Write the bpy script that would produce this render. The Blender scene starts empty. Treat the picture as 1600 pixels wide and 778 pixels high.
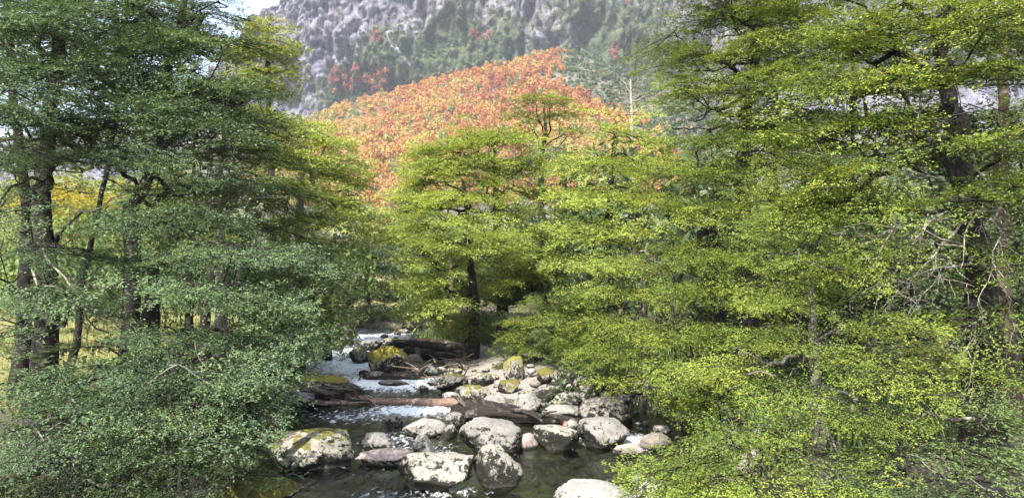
import bpy, bmesh, math
import numpy as np
from mathutils import Vector, Matrix

S = bpy.context.scene
R = math.radians
# ------------------------------------------------------------------ camera, sky, sun, exposure
CAM_H = 4.5
FPX = 1164.0                       # focal length in photograph pixels (1600 wide)
PITCH = math.atan(31 / FPX)
cam = bpy.data.cameras.new("camera")
cam.sensor_width = 36.0
cam.lens = 36.0 * FPX / 1600.0
cam.clip_start = 0.1
cam.clip_end = 6000
cam_o = bpy.data.objects.new("camera", cam)
S.collection.objects.link(cam_o)
cam_o.location = (0, 0, CAM_H)
cam_o.rotation_euler = (math.pi / 2 + PITCH, 0, 0)
S.camera = cam_o

SUN_TO = Vector((-0.32, -0.70, 0.92)).normalized()      # direction towards the sun
SUN_EL = math.asin(SUN_TO.z)
world = bpy.data.worlds.new("World")
S.world = world
world.use_nodes = True
wn = world.node_tree.nodes
bg = wn["Background"]
sky_t = wn.new("ShaderNodeTexSky")
sky_t.sky_type = 'NISHITA'
sky_t.sun_disc = False
sky_t.sun_elevation = SUN_EL
sky_t.sun_rotation = math.atan2(SUN_TO.x, SUN_TO.y)
sky_t.dust_density = 3.0
sky_t.air_density = 1.0
veil = wn.new("ShaderNodeMix")                       # thin white cloud veil over the blue
veil.data_type = 'RGBA'
veil.inputs[0].default_value = 0.42
veil.inputs[7].default_value = (2.0, 2.05, 2.15, 1)
world.node_tree.links.new(sky_t.outputs[0], veil.inputs[6])
world.node_tree.links.new(veil.outputs[2], bg.inputs[0])
bg.inputs[1].default_value = 0.15
sun_d = bpy.data.lights.new("sun", 'SUN')
sun_d.energy = 3.3
sun_d.angle = R(0.5)
sun_d.color = (1.0, 0.94, 0.84)
sun_o = bpy.data.objects.new("sun", sun_d)
S.collection.objects.link(sun_o)
sun_o.rotation_euler = SUN_TO.to_track_quat('Z', 'Y').to_euler()
S.view_settings.view_transform = 'Standard'
S.view_settings.look = 'None'
S.view_settings.exposure = 2.12
S.view_settings.gamma = 1.0
S.cycles.max_bounces = 6
S.cycles.diffuse_bounces = 3
S.cycles.glossy_bounces = 2
S.cycles.transmission_bounces = 4
S.cycles.transparent_max_bounces = 8
S.cycles.volume_bounces = 0
S.cycles.use_denoising = True
HAZE = 0.00011

# ------------------------------------------------------------------ pixel <-> place
cP, sP = math.cos(PITCH), math.sin(PITCH)
def ray(px, py):
    a, b = (px - 800) / FPX, (389 - py) / FPX
    d = np.array([a, cP - b * sP, sP + b * cP])
    return d / d[1]
def P(px, py, d):
    return np.array([0, 0, CAM_H]) + ray(px, py) * d
def onto(px, py, z=0.0):
    r = ray(px, py)
    return np.array([0, 0, CAM_H]) + r * ((z - CAM_H) / r[2])
def px_of(p):
    p = np.asarray(p, float)
    x, y, z = p[..., 0], p[..., 1], p[..., 2] - CAM_H
    f = y * cP + z * sP
    u = -y * sP + z * cP
    return 800 + FPX * x / f, 389 - FPX * u / f

# ------------------------------------------------------------------ noise
_rp = np.random.RandomState(7)
_perm = np.concatenate([_rp.permutation(256)] * 3)
_grad = _rp.normal(size=(256, 3)); _grad /= np.linalg.norm(_grad, axis=1)[:, None]
def pnoise(p):
    p = np.asarray(p, float)
    i = np.floor(p).astype(int); f = p - i
    i &= 255
    u = f * f * f * (f * (f * 6 - 15) + 10)
    out = 0
    for dx in (0, 1):
        wx = u[:, 0] if dx else 1 - u[:, 0]
        for dy in (0, 1):
            wy = u[:, 1] if dy else 1 - u[:, 1]
            for dz in (0, 1):
                wz = u[:, 2] if dz else 1 - u[:, 2]
                h = _perm[_perm[_perm[(i[:, 0] + dx) & 255] + ((i[:, 1] + dy) & 255)] + ((i[:, 2] + dz) & 255)]
                g = _grad[h]
                out = out + wx * wy * wz * (g[:, 0] * (f[:, 0] - dx) + g[:, 1] * (f[:, 1] - dy) + g[:, 2] * (f[:, 2] - dz))
    return out * 1.6
def fbm(p, oct=4, gain=0.5):
    p = np.asarray(p, float); a, s, t = 1.0, 0.0, 0.0
    for k in range(oct):
        s = s + a * pnoise(p + 17.3 * k); t += a; a *= gain; p = p * 2.03
    return s / t
def ss(a, b, x):
    t = np.clip((x - a) / (b - a), 0, 1)
    return t * t * (3 - 2 * t)

# ------------------------------------------------------------------ mesh helpers
def mesh_np(name, V, quads=None, tris=None, mats=(), qmat=None, tmat=None, fattr=None, vattr=None, smooth=False):
    me = bpy.data.meshes.new(name)
    V = np.asarray(V, np.float32)
    nq = 0 if quads is None else len(quads)
    nt = 0 if tris is None else len(tris)
    me.vertices.add(len(V)); me.vertices.foreach_set("co", V.ravel())
    loops = np.concatenate([np.asarray(x, np.int32).ravel() for x in (quads, tris) if x is not None and len(x)])
    me.loops.add(len(loops)); me.loops.foreach_set("vertex_index", loops)
    st = np.concatenate([np.arange(nq) * 4, nq * 4 + np.arange(nt) * 3]).astype(np.int32)
    me.polygons.add(nq + nt); me.polygons.foreach_set("loop_start", st)
    if qmat is not None or tmat is not None:
        mi = np.concatenate([np.zeros(nq, np.int32) if qmat is None else np.asarray(qmat, np.int32),
                             np.zeros(nt, np.int32) if tmat is None else np.asarray(tmat, np.int32)])
        me.polygons.foreach_set("material_index", mi)
    if smooth:
        me.polygons.foreach_set("use_smooth", np.ones(nq + nt, bool))
    me.update(calc_edges=True)
    for k, a in (fattr or {}).items():
        at = me.attributes.new(k, 'FLOAT', 'FACE'); at.data.foreach_set("value", np.asarray(a, np.float32))
    for k, a in (vattr or {}).items():
        at = me.attributes.new(k, 'FLOAT', 'POINT'); at.data.foreach_set("value", np.asarray(a, np.float32))
    for m in mats:
        me.materials.append(m)
    return me
def obj(name, me, parent=None, loc=(0, 0, 0)):
    o = bpy.data.objects.new(name, me)
    S.collection.objects.link(o)
    o.location = loc
    if parent is not None:
        o.parent = parent
    return o
def tag(o, label=None, cat=None, group=None, kind=None):
    if label: o["label"] = label
    if cat: o["category"] = cat
    if group: o["group"] = group
    if kind: o["kind"] = kind
    return o
def empty(name, loc=(0, 0, 0)):
    o = obj(name, None, None, loc); o.empty_display_size = 0.2
    return o
def tube(pts, rad, sides=6, cap=True):
    """one tube along pts -> verts, quads, tris"""
    pts = np.asarray(pts, float); rad = np.asarray(rad, float); n = len(pts)
    t = np.gradient(pts, axis=0); t /= np.linalg.norm(t, axis=1)[:, None] + 1e-9
    up = np.array([0.13, 0.21, 0.97]) if abs(t[:, 2]).mean() < 0.8 else np.array([0.97, 0.2, 0.1])
    a = np.cross(t, up); a /= np.linalg.norm(a, axis=1)[:, None] + 1e-9
    b = np.cross(t, a)
    th = np.arange(sides) * 2 * math.pi / sides
    V = pts[:, None] + rad[:, None, None] * (np.cos(th)[None, :, None] * a[:, None] + np.sin(th)[None, :, None] * b[:, None])
    V = V.reshape(-1, 3)
    i = np.arange(n - 1)[:, None] * sides; j = np.arange(sides)[None]; k = (j + 1) % sides
    Q = np.stack([i + j, i + k, i + sides + k, i + sides + j], -1).reshape(-1, 4)
    T = np.zeros((0, 3), int)
    if cap:
        c = len(V); V = np.vstack([V, pts[0], pts[-1]])
        jj = np.arange(sides); kk = (jj + 1) % sides
        T = np.vstack([np.stack([np.full(sides, c), kk, jj], -1), np.stack([np.full(sides, c + 1), (n - 1) * sides + jj, (n - 1) * sides + kk], -1)])
    return V, Q, T
class Acc:
    def __init__(s): s.V, s.Q, s.T, s.n = [], [], [], 0
    def add(s, V, Q=None, T=None):
        s.V.append(V)
        if Q is not None and len(Q): s.Q.append(np.asarray(Q) + s.n)
        if T is not None and len(T): s.T.append(np.asarray(T) + s.n)
        s.n += len(V)
    def mesh(s, name, mats, **k):
        return mesh_np(name, np.vstack(s.V), np.vstack(s.Q) if s.Q else None, np.vstack(s.T) if s.T else None, mats, **k)
def smooth_path(pts, n):
    """Catmull-Rom through pts"""
    pts = np.asarray(pts, float)
    if len(pts) == 2:
        return pts[0] + (pts[1] - pts[0]) * np.linspace(0, 1, n)[:, None]
    q = np.vstack([2 * pts[0] - pts[1], pts, 2 * pts[-1] - pts[-2]])
    u = np.linspace(0, len(pts) - 1 - 1e-6, n); i = u.astype(int); f = (u - i)[:, None]
    p0, p1, p2, p3 = q[i], q[i + 1], q[i + 2], q[i + 3]
    return 0.5 * (2 * p1 + (p2 - p0) * f + (2 * p0 - 5 * p1 + 4 * p2 - p3) * f ** 2 + (3 * p1 - p0 - 3 * p2 + p3) * f ** 3)

# ------------------------------------------------------------------ materials
def mat(name):
    m = bpy.data.materials.new(name); m.use_nodes = True
    nt = m.node_tree
    return m, nt, nt.nodes["Principled BSDF"], nt.nodes["Material Output"]
def N(nt, typ, **kw):
    n = nt.nodes.new(typ)
    for k, v in kw.items():
        if k.startswith("i_"): n.inputs[k[2:].replace("_", " ")].default_value = v
        elif k.startswith("n"): n.inputs[int(k[1:])].default_value = v
        else: setattr(n, k, v)
    return n
def ramp(nt, src, stops, interp='LINEAR'):
    r = nt.nodes.new("ShaderNodeValToRGB"); e = r.color_ramp; e.interpolation = interp
    while len(e.elements) < len(stops): e.elements.new(0.5)
    for el, (p, c) in zip(e.elements, stops):
        el.position = p; el.color = (c, c, c, 1) if isinstance(c, (int, float)) else (*c, 1)
    nt.links.new(src, r.inputs[0])
    return r.outputs[0]
def math_n(nt, op, a, b=None, c=None, clamp=False):
    n = nt.nodes.new("ShaderNodeMath"); n.operation = op; n.use_clamp = clamp
    for k, x in enumerate((a, b, c)):
        if x is None: continue
        if isinstance(x, (int, float)): n.inputs[k].default_value = x
        else: nt.links.new(x, n.inputs[k])
    return n.outputs[0]
def mixc(nt, f, a, b, blend='MIX'):
    n = nt.nodes.new("ShaderNodeMix"); n.data_type = 'RGBA'; n.blend_type = blend
    for s, x in ((n.inputs[0], f), (n.inputs[6], a), (n.inputs[7], b)):
        if isinstance(x, (int, float)): s.default_value = x
        elif isinstance(x, tuple): s.default_value = (*x, 1)
        else: nt.links.new(x, s)
    return n.outputs[2]
def noise(nt, scale, detail=4, rough=0.55, vec=None, dist=0.0, out=0):
    n = nt.nodes.new("ShaderNodeTexNoise")
    n.inputs["Scale"].default_value = scale; n.inputs["Detail"].default_value = detail
    n.inputs["Roughness"].default_value = rough; n.inputs["Distortion"].default_value = dist
    if vec is not None: nt.links.new(vec, n.inputs["Vector"])
    return n.outputs[out]
def coords(nt, which="Object", scale=None):
    c = nt.nodes.new("ShaderNodeTexCoord").outputs[which]
    if scale is None: return c
    m = nt.nodes.new("ShaderNodeMapping"); m.inputs["Scale"].default_value = scale
    nt.links.new(c, m.inputs[0]); return m.outputs[0]
def attr(nt, name, typ='GEOMETRY', out="Fac"):
    n = nt.nodes.new("ShaderNodeAttribute"); n.attribute_name = name; n.attribute_type = typ
    return n.outputs[out]
def bump(nt, h, bsdf, strength=0.5, dist=0.05):
    b = nt.nodes.new("ShaderNodeBump"); b.inputs["Strength"].default_value = strength; b.inputs["Distance"].default_value = dist
    nt.links.new(h, b.inputs["Height"]); nt.links.new(b.outputs[0], bsdf.inputs["Normal"])

def leaf_mat(name, stops, trans=0.35, rough=0.5, spec=0.35):
    m, nt, bs, out = mat(name)
    c = ramp(nt, attr(nt, "tint"), stops)
    nt.links.new(c, bs.inputs["Base Color"])
    bs.inputs["Roughness"].default_value = rough
    bs.inputs["Specular IOR Level"].default_value = spec
    tr = nt.nodes.new("ShaderNodeBsdfTranslucent")
    c2 = mixc(nt, 1.0, c, (1.25, 1.2, 0.6), 'MULTIPLY')
    nt.links.new(c2, tr.inputs[0])
    mx = nt.nodes.new("ShaderNodeMixShader"); mx.inputs[0].default_value = trans
    nt.links.new(bs.outputs[0], mx.inputs[1]); nt.links.new(tr.outputs[0], mx.inputs[2])
    nt.links.new(mx.outputs[0], out.inputs[0])
    return m
def bark_mat(name, dark, light, pale=None, scale=6.0, along=(1, 1, 0.25)):
    m, nt, bs, out = mat(name)
    v = coords(nt, "Object", along)
    n1 = noise(nt, scale * 2.2, 6, 0.65, v)
    c = ramp(nt, n1, [(0.3, dark), (0.7, light)])
    if pale:
        n2 = noise(nt, scale * 0.7, 5, 0.7, coords(nt, "Object"))
        c = mixc(nt, ramp(nt, n2, [(0.56, 0.0), (0.66, 1.0)]), c, pale)
    nt.links.new(c, bs.inputs["Base Color"]); bs.inputs["Roughness"].default_value = 0.9
    bs.inputs["Specular IOR Level"].default_value = 0.2
    bump(nt, n1, bs, 0.8, 0.04)
    return m

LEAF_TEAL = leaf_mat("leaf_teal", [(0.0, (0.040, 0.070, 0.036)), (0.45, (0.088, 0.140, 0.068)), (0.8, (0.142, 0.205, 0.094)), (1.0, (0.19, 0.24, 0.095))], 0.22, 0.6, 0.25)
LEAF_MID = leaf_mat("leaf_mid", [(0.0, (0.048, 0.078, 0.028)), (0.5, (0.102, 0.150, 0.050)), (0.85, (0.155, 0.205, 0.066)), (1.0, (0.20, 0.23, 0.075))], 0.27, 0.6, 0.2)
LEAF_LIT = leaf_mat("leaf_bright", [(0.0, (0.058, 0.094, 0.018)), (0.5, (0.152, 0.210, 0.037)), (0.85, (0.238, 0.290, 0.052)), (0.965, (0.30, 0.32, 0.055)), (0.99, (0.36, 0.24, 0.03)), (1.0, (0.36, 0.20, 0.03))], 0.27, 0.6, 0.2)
LEAF_GOLD = leaf_mat("leaf_yellow_green", [(0.0, (0.12, 0.15, 0.035)), (0.5, (0.235, 0.27, 0.07)), (1.0, (0.33, 0.33, 0.10))], 0.4, 0.5, 0.3)
LEAF_GOLD2 = leaf_mat("leaf_gold", [(0.0, (0.18, 0.16, 0.02)), (0.5, (0.34, 0.29, 0.045)), (1.0, (0.44, 0.37, 0.07))], 0.45, 0.5, 0.3)
LEAF_BRIGHTENED = leaf_mat("leaf_brightened", [(0.0, (0.11, 0.155, 0.035)), (0.5, (0.235, 0.295, 0.060)), (0.9, (0.32, 0.355, 0.08)), (1.0, (0.33, 0.335, 0.11))], 0.33, 0.6, 0.2)  # paler leaf copy: hazy brightness of the mid-distance trees put into its colour
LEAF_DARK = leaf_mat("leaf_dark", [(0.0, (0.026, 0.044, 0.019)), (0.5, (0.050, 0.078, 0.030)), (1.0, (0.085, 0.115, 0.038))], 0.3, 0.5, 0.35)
LEAF_BROWN = leaf_mat("leaf_dead", [(0.0, (0.10, 0.06, 0.025)), (1.0, (0.24, 0.16, 0.07))], 0.3, 0.7, 0.2)
LEAF_FOREST = leaf_mat("leaf_forest", [(0.0, (0.19, 0.075, 0.055)), (0.22, (0.30, 0.115, 0.065)), (0.48, (0.36, 0.185, 0.080)), (0.72, (0.36, 0.25, 0.090)), (0.90, (0.28, 0.26, 0.09)), (1.0, (0.13, 0.16, 0.065))], 0.3, 0.6, 0.2)
LEAF_RED = leaf_mat("leaf_red", [(0.0, (0.20, 0.06, 0.05)), (0.6, (0.31, 0.115, 0.08)), (1.0, (0.36, 0.16, 0.09))], 0.3, 0.6, 0.2)
LEAF_SCRUB = leaf_mat("leaf_scrub", [(0.0, (0.030, 0.055, 0.036)), (0.6, (0.062, 0.095, 0.052)), (0.9, (0.12, 0.135, 0.06)), (1.0, (0.2, 0.17, 0.07))], 0.2, 0.6, 0.2)
BARK_DARK = bark_mat("bark_dark", (0.007, 0.006, 0.005), (0.024, 0.021, 0.018), (0.070, 0.068, 0.060))  # near-black tone includes the shade on the trunks, put into the colour
BARK_GREY = bark_mat("bark_grey", (0.045, 0.04, 0.034), (0.16, 0.145, 0.125), (0.27, 0.26, 0.23))
BARK_PALE = bark_mat("bark_pale", (0.14, 0.125, 0.105), (0.33, 0.30, 0.26))
WOOD_LOG = bark_mat("wood_brown", (0.075, 0.048, 0.036), (0.22, 0.15, 0.115), (0.33, 0.29, 0.255), 4, (0.18, 1, 1))
WOOD_DARK = bark_mat("wood_weathered", (0.006, 0.005, 0.0045), (0.034, 0.028, 0.025), (0.11, 0.10, 0.095), 5, (0.18, 1, 1))
BARK_RED = bark_mat("bark_reddish", (0.022, 0.014, 0.011), (0.075, 0.050, 0.040), (0.12, 0.10, 0.09))
WOOD_RED = bark_mat("wood_red", (0.10, 0.03, 0.018), (0.30, 0.10, 0.06), (0.33, 0.24, 0.19), 5, (0.18, 1, 1))

# ------------------------------------------------------------------ river plan (edges from the photograph, dropped on to the water plane)
_L = [(790, 375), (740, 385), (700, 398), (660, 425), (640, 436), (620, 470), (600, 480), (580, 478), (560, 488), (545, 505), (530, 525), (520, 545), (512, 575)]
_Rr = [(790, 1090), (740, 1080), (700, 1060), (665, 1040), (650, 1000), (640, 900), (620, 722), (600, 690), (580, 668), (560, 652), (545, 640), (530, 644), (520, 652), (512, 662)]
_l = np.array([onto(x, y)[:2] for y, x in _L]); _r = np.array([onto(x, y)[:2] for y, x in _Rr])
def xl(y): return np.interp(y, np.r_[-30, _l[:, 1], _l[-1, 1] + 8, 90], np.r_[-9.5, _l[:, 0], _l[-1, 0] + 5.0, 40])
def xr(y): return np.interp(y, np.r_[-30, _r[:, 1], _r[-1, 1] + 8, 90], np.r_[4.0, _r[:, 0], _r[-1, 0] + 12.0, 60])
def ground_z(x, y):
    x = np.asarray(x, float); y = np.asarray(y, float)
    dl, dr = xl(y) - x, x - xr(y)
    d = np.maximum(dl, dr)
    bar = ss(21, 24, y) * (1 - ss(42, 47, y)) * (dr > dl)          # cobble bar on the far side of the channel
    rise = 2.0 + 6.0 * bar
    z = -0.6 + 0.5 * ss(-1.6, 0.0, d) + 1.05 * ss(0, 1, d / rise) + 0.02 * np.clip(d - rise, 0, 60)
    z = np.where(y > 57, np.maximum(z, -0.6 + 1.3 * ss(57, 62, y)), z)
    p = np.stack([x * 0.35, y * 0.35, np.zeros_like(x)], -1).reshape(-1, 3)
    z = z + (0.16 * fbm(p, 4)).reshape(x.shape) * ss(-1.5, 1.5, d)
    # the valley sides lift far from the river
    z = z + 0.10 * np.clip(np.abs(x) - 130, 0, 1e9)
    z = z - 30 * ss(300, 420, y)
    return z
def gz(x, y): return float(ground_z(np.array([x]), np.array([y]))[0])

def axis_coords(lo, hi, near_lo, near_hi, step, grow=1.18):
    a = list(np.arange(near_lo, near_hi, step)); s = step
    x = a[-1]
    while x < hi: s *= grow; x += s; a.append(x)
    s = step; x = near_lo; b = []
    while x > lo: s *= grow; x -= s; b.append(x)
    return np.array(b[::-1] + a)
def grid_mesh(name, X, Y, Z, mats, vattr=None, smooth=True):
    n, m = X.shape
    i = np.arange(n * m).reshape(n, m)
    Q = np.stack([i[:-1, :-1], i[:-1, 1:], i[1:, 1:], i[1:, :-1]], -1).reshape(-1, 4)
    return mesh_np(name, np.stack([X, Y, Z], -1).reshape(-1, 3), Q, None, mats, vattr=vattr, smooth=smooth)

# ground
gm, nt, bs, out = mat("forest_floor")
v = coords(nt, "Object")
n1 = noise(nt, 1.4, 6, 0.7, v); n2 = noise(nt, 14.0, 5, 0.7, v)
soil = ramp(nt, n1, [(0.3, (0.022, 0.018, 0.012)), (0.5, (0.048, 0.037, 0.022)), (0.68, (0.036, 0.046, 0.016)), (0.8, (0.07, 0.055, 0.033))])
grassc = ramp(nt, n1, [(0.3, (0.085, 0.09, 0.025)), (0.5, (0.16, 0.145, 0.045)), (0.7, (0.20, 0.165, 0.065))])
gravel = ramp(nt, n2, [(0.3, (0.07, 0.06, 0.05)), (0.5, (0.20, 0.18, 0.16)), (0.7, (0.34, 0.32, 0.29))])
bed = ramp(nt, n2, [(0.3, (0.02, 0.022, 0.012)), (0.5, (0.055, 0.055, 0.03)), (0.75, (0.13, 0.12, 0.06))])
c = mixc(nt, attr(nt, "meadow"), soil, grassc)
c = mixc(nt, attr(nt, "bar"), c, gravel)
c = mixc(nt, attr(nt, "bed"), c, bed)
nt.links.new(c, bs.inputs["Base Color"]); bs.inputs["Roughness"].default_value = 0.95
bump(nt, n2, bs, 0.7, 0.06)
gx = axis_coords(-1500, 1500, -18, 16, 0.34, 1.2); gy = axis_coords(-60, 900, 8, 62, 0.34, 1.2)
X, Y = np.meshgrid(gx, gy)
Z = ground_z(X, Y)
dl, dr = xl(Y) - X, X - xr(Y); d = np.maximum(dl, dr)
a_bed = (1 - ss(-0.3, 0.25, d)).ravel() * (Y < 62).ravel()
a_bar = ((1 - ss(2.5, 6.5, d)) * ss(21, 24, Y) * (1 - ss(42, 47, Y)) * (dr > dl)).ravel() + 0.45 * ((1 - ss(0.1, 0.6, d))).ravel() * (Y < 62).ravel()
a_mead = (ss(5, 9, dl) * ss(15, 19, Y)).ravel()
ground = obj("ground", grid_mesh("ground", X, Y, Z, [gm], {"bed": np.clip(a_bed, 0, 1), "bar": np.clip(a_bar, 0, 1), "meadow": np.clip(a_mead, 0, 1)}))
tag(ground, "dark leaf-littered banks and yellow meadow around the stream", "ground", kind="structure")

# water
wm, nt, bs, out = mat("river_water")
nt.nodes.remove(bs)
v = coords(nt, "Object", (1.0, 0.55, 1.0))
fo = attr(nt, "foam")
fine = noise(nt, 7.0, 5, 0.6, v, 0.6); mid = noise(nt, 2.1, 3, 0.55, v, 0.8)
h = math_n(nt, 'ADD', math_n(nt, 'MULTIPLY', fine, 0.35), mid)
bmp = N(nt, "ShaderNodeBump"); bmp.inputs["Distance"].default_value = 0.12
nt.links.new(h, bmp.inputs["Height"])
nt.links.new(math_n(nt, 'ADD', math_n(nt, 'MULTIPLY', fo, 0.7), 0.7, clamp=True), bmp.inputs["Strength"])
gl = N(nt, "ShaderNodeBsdfGlossy"); gl.inputs["Roughness"].default_value = 0.06
gl.inputs["Color"].default_value = (1, 1, 1, 1)
tr = N(nt, "ShaderNodeBsdfTransparent"); tr.inputs[0].default_value = (0.50, 0.56, 0.42, 1)
fr = N(nt, "ShaderNodeFresnel"); fr.inputs["IOR"].default_value = 1.36
for x in (gl, fr): nt.links.new(bmp.outputs[0], x.inputs["Normal"])
mx = N(nt, "ShaderNodeMixShader"); nt.links.new(fr.outputs[0], mx.inputs[0]); nt.links.new(tr.outputs[0], mx.inputs[1]); nt.links.new(gl.outputs[0], mx.inputs[2])
fm = N(nt, "ShaderNodeBsdfDiffuse"); fm.inputs[0].default_value = (0.72, 0.77, 0.82, 1)
nt.links.new(bmp.outputs[0], fm.inputs["Normal"])
streak = noise(nt, 3.4, 7, 0.72, coords(nt, "Object", (1.6, 0.7, 1.0)), 1.2)
thr = math_n(nt, 'SUBTRACT', 0.675, math_n(nt, 'MULTIPLY', fo, 0.40))
ff = math_n(nt, 'MULTIPLY', math_n(nt, 'SUBTRACT', streak, thr), 6.0, clamp=True)
ff = math_n(nt, 'MULTIPLY', ff, 0.85)
mx2 = N(nt, "ShaderNodeMixShader"); nt.links.new(ff, mx2.inputs[0]); nt.links.new(mx.outputs[0], mx2.inputs[1]); nt.links.new(fm.outputs[0], mx2.inputs[2])
nt.links.new(mx2.outputs[0], out.inputs[0])
ys = 6 * (10.6 ** np.linspace(0, 1, 330)); us = np.linspace(-0.12, 1.12, 120)
YY, UU = np.meshgrid(ys, us, indexing='ij')
XX = xl(YY) - 0.4 + UU * (xr(YY) - xl(YY) + 0.8)
pxs, pys = px_of(np.stack([XX, YY, 0 * XX], -1))
foam = np.zeros_like(XX)
for (cx, cy, sx, sy, a) in [(600, 598, 120, 16, 1.0), (545, 572, 80, 18, 1.0), (520, 548, 60, 14, 0.95), (590, 525, 70, 12, 0.85), (640, 641, 80, 10, 1.0), (560, 650, 120, 14, 0.5), (880, 690, 40, 14, 0.6), (985, 690, 40, 14, 1.0), (700, 765, 70, 12, 0.6), (620, 690, 80, 30, 0.45), (500, 690, 70, 25, 0.35), (640, 772, 140, 14, 0.45), (690, 720, 40, 30, 0.6), (580, 585, 150, 75, 0.45), (600, 720, 260, 60, 0.22)]:
    foam = np.maximum(foam, a * np.exp(-((pxs - cx) / sx) ** 2 - ((pys - cy) / sy) ** 2))
wav = 0.035 * fbm(np.stack([XX * 1.4, YY * 0.8, 0 * XX], -1).reshape(-1, 3), 4).reshape(XX.shape) * (0.4 + 3.0 * foam)
river = obj("river_water", grid_mesh("river_water", XX, YY, wav, [wm], {"foam": foam.ravel()}))
tag(river, "clear shallow stream with white riffles running between boulders", "river", kind="structure")

# ------------------------------------------------------------------ mountain: cliff and forested slope
cm, nt, bs, out = mat("cliff_rock")
v = coords(nt, "Object")
vs = coords(nt, "Object", (1, 1, 0.5))
n1 = noise(nt, 0.045, 12, 0.74, vs, 0.6); n2 = noise(nt, 0.011, 6, 0.6, v); n3 = noise(nt, 0.13, 9, 0.8, v)
rock = ramp(nt, n1, [(0.36, (0.030, 0.031, 0.050)), (0.45, (0.10, 0.10, 0.14)), (0.54, (0.165, 0.165, 0.215)), (0.70, (0.245, 0.24, 0.28))])
rock = mixc(nt, ramp(nt, n2, [(0.45, 0.0), (0.65, 0.5)]), rock, (0.20, 0.165, 0.15))
ck = noise(nt, 0.055, 8, 0.62, vs, 1.6)
ck = math_n(nt, 'ABSOLUTE', math_n(nt, 'SUBTRACT', ck, 0.5))
rock = mixc(nt, ramp(nt, ck, [(0.0, 0.9), (0.03, 0.0)]), rock, (0.018, 0.018, 0.028))
veg = ramp(nt, n3, [(0.35, (0.022, 0.036, 0.024)), (0.52, (0.062, 0.080, 0.042)), (0.72, (0.14, 0.135, 0.07))])
vf = math_n(nt, 'ADD', attr(nt, "veg"), math_n(nt, 'MULTIPLY', math_n(nt, 'SUBTRACT', n3, 0.5), 1.6))
vf = ramp(nt, vf, [(0.47, 0.0), (0.53, 1.0)])
c = mixc(nt, vf, rock, veg)
scr = math_n(nt, 'ADD', attr(nt, "scree"), math_n(nt, 'MULTIPLY', math_n(nt, 'SUBTRACT', n3, 0.5), 0.7))
c = mixc(nt, ramp(nt, scr, [(0.45, 0.0), (0.65, 1.0)]), c, (0.22, 0.215, 0.225))
nt.links.new(c, bs.inputs["Base Color"]); bs.inputs["Roughness"].default_value = 0.95; bs.inputs["Specular IOR Level"].default_value = 0.1
bump(nt, n1, bs, 1.0, 5.0)

def ridge_xz(x):       # skyline of the cliff
    return np.interp(x, [-900, -600, -420, -350, -325, -300, -250, -100, 300, 900], [150, 165, 225, 275, 318, 345, 430, 520, 560, 500])
nx, ntt = 440, 255
xs = np.linspace(-620, 560, nx); ts = np.linspace(0, 1, ntt)
XX, TT = np.meshgrid(xs, ts)
top = ridge_xz(XX)
ZZ = 30 + (top - 30) * TT
hh = np.clip((ZZ - 30) / 470, 0, 1)
# lower third leans back as a vegetated slope, the wall above is steep, with a couloir
YY = 770 + 150 * ss(0.0, 0.40, hh) * 1.25 + 95 * np.clip(hh - 0.25, 0, 1)
YY = YY - 160 * ss(60, 420, XX) * (1 - 0.4 * hh)                      # the right-hand shoulder comes nearer
p = np.stack([XX, YY * 0.2, ZZ], -1).reshape(-1, 3)
rd = lambda q, o=5: (1 - 2 * np.abs(fbm(q, o))).reshape(XX.shape)
d1 = rd(p * [0.009, 0.010, 0.0055])                       # big buttresses
d2 = rd((p + 14 * fbm(p * 0.02, 2)[:, None]) * [0.03, 0.02, 0.016] + 9)                    # columns
d3 = fbm(p * [0.11, 0.05, 0.05] + 31, 5).reshape(XX.shape)
steep = ss(0.30, 0.5, hh + 0.10 * fbm(p * 0.006, 3).reshape(XX.shape))
d4 = rd((p + 5 * fbm(p * 0.05, 2)[:, None]) * [0.07, 0.03, 0.009] + 70, 4)             # fractures of the wall
d5 = fbm(p * [0.28, 0.1, 0.22] + 13, 3).reshape(XX.shape)
YY = YY - d1 * (20 + 22 * steep) - d2 * (6 + 8 * steep) - d3 * 11 - d4 * (5 + 19 * steep) - d5 * 3
ledge = np.abs(fbm(p * [0.006, 0.01, 0.03] + 50, 3)).reshape(XX.shape)
cpx, cpy = px_of(np.stack([XX, YY, ZZ], -1))
def blob(L):
    f = np.zeros_like(XX)
    for (cx, cy, sx, sy, a) in L:
        f += a * np.exp(-((cpx - cx) / sx) ** 2 - ((cpy - cy) / sy) ** 2)
    return f
vegm = 0.34 + blob([(600, 70, 45, 35, 0.45), (560, 150, 70, 45, 0.35), (700, 60, 45, 55, 0.5), (750, 80, 60, 30, 0.3), (640, 130, 60, 40, 0.45), (960, 120, 110, 60, 0.40), (880, 30, 90, 40, 0.22), (1010, 30, 60, 60, 0.25), (800, 60, 30, 40, 0.2), (500, 110, 40, 60, -0.05), (480, 20, 110, 35, -0.5), (830, 30, 30, 35, -0.15), (660, 15, 40, 30, -0.2)])
vegm = vegm + 0.25 * fbm(p * 0.02 + 3, 4).reshape(XX.shape) + 0.10 * (d1 < 0.3)
path = np.zeros_like(XX)
sp = np.array([(672, 10), (650, 28), (622, 42), (607, 52), (612, 68), (625, 84), (640, 100)])
for k in range(len(sp) - 1):
    for t in np.linspace(0, 1, 8):
        q = sp[k] * (1 - t) + sp[k + 1] * t
        path = np.maximum(path, np.exp(-((cpx - q[0]) / (5.5 - 0.3 * k)) ** 2 - ((cpy - q[1]) / 5) ** 2))
path = np.maximum(path, 0.62 * np.exp(-((cpx - 645) / 26) ** 2 - ((cpy - 50) / 26) ** 2))
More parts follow.
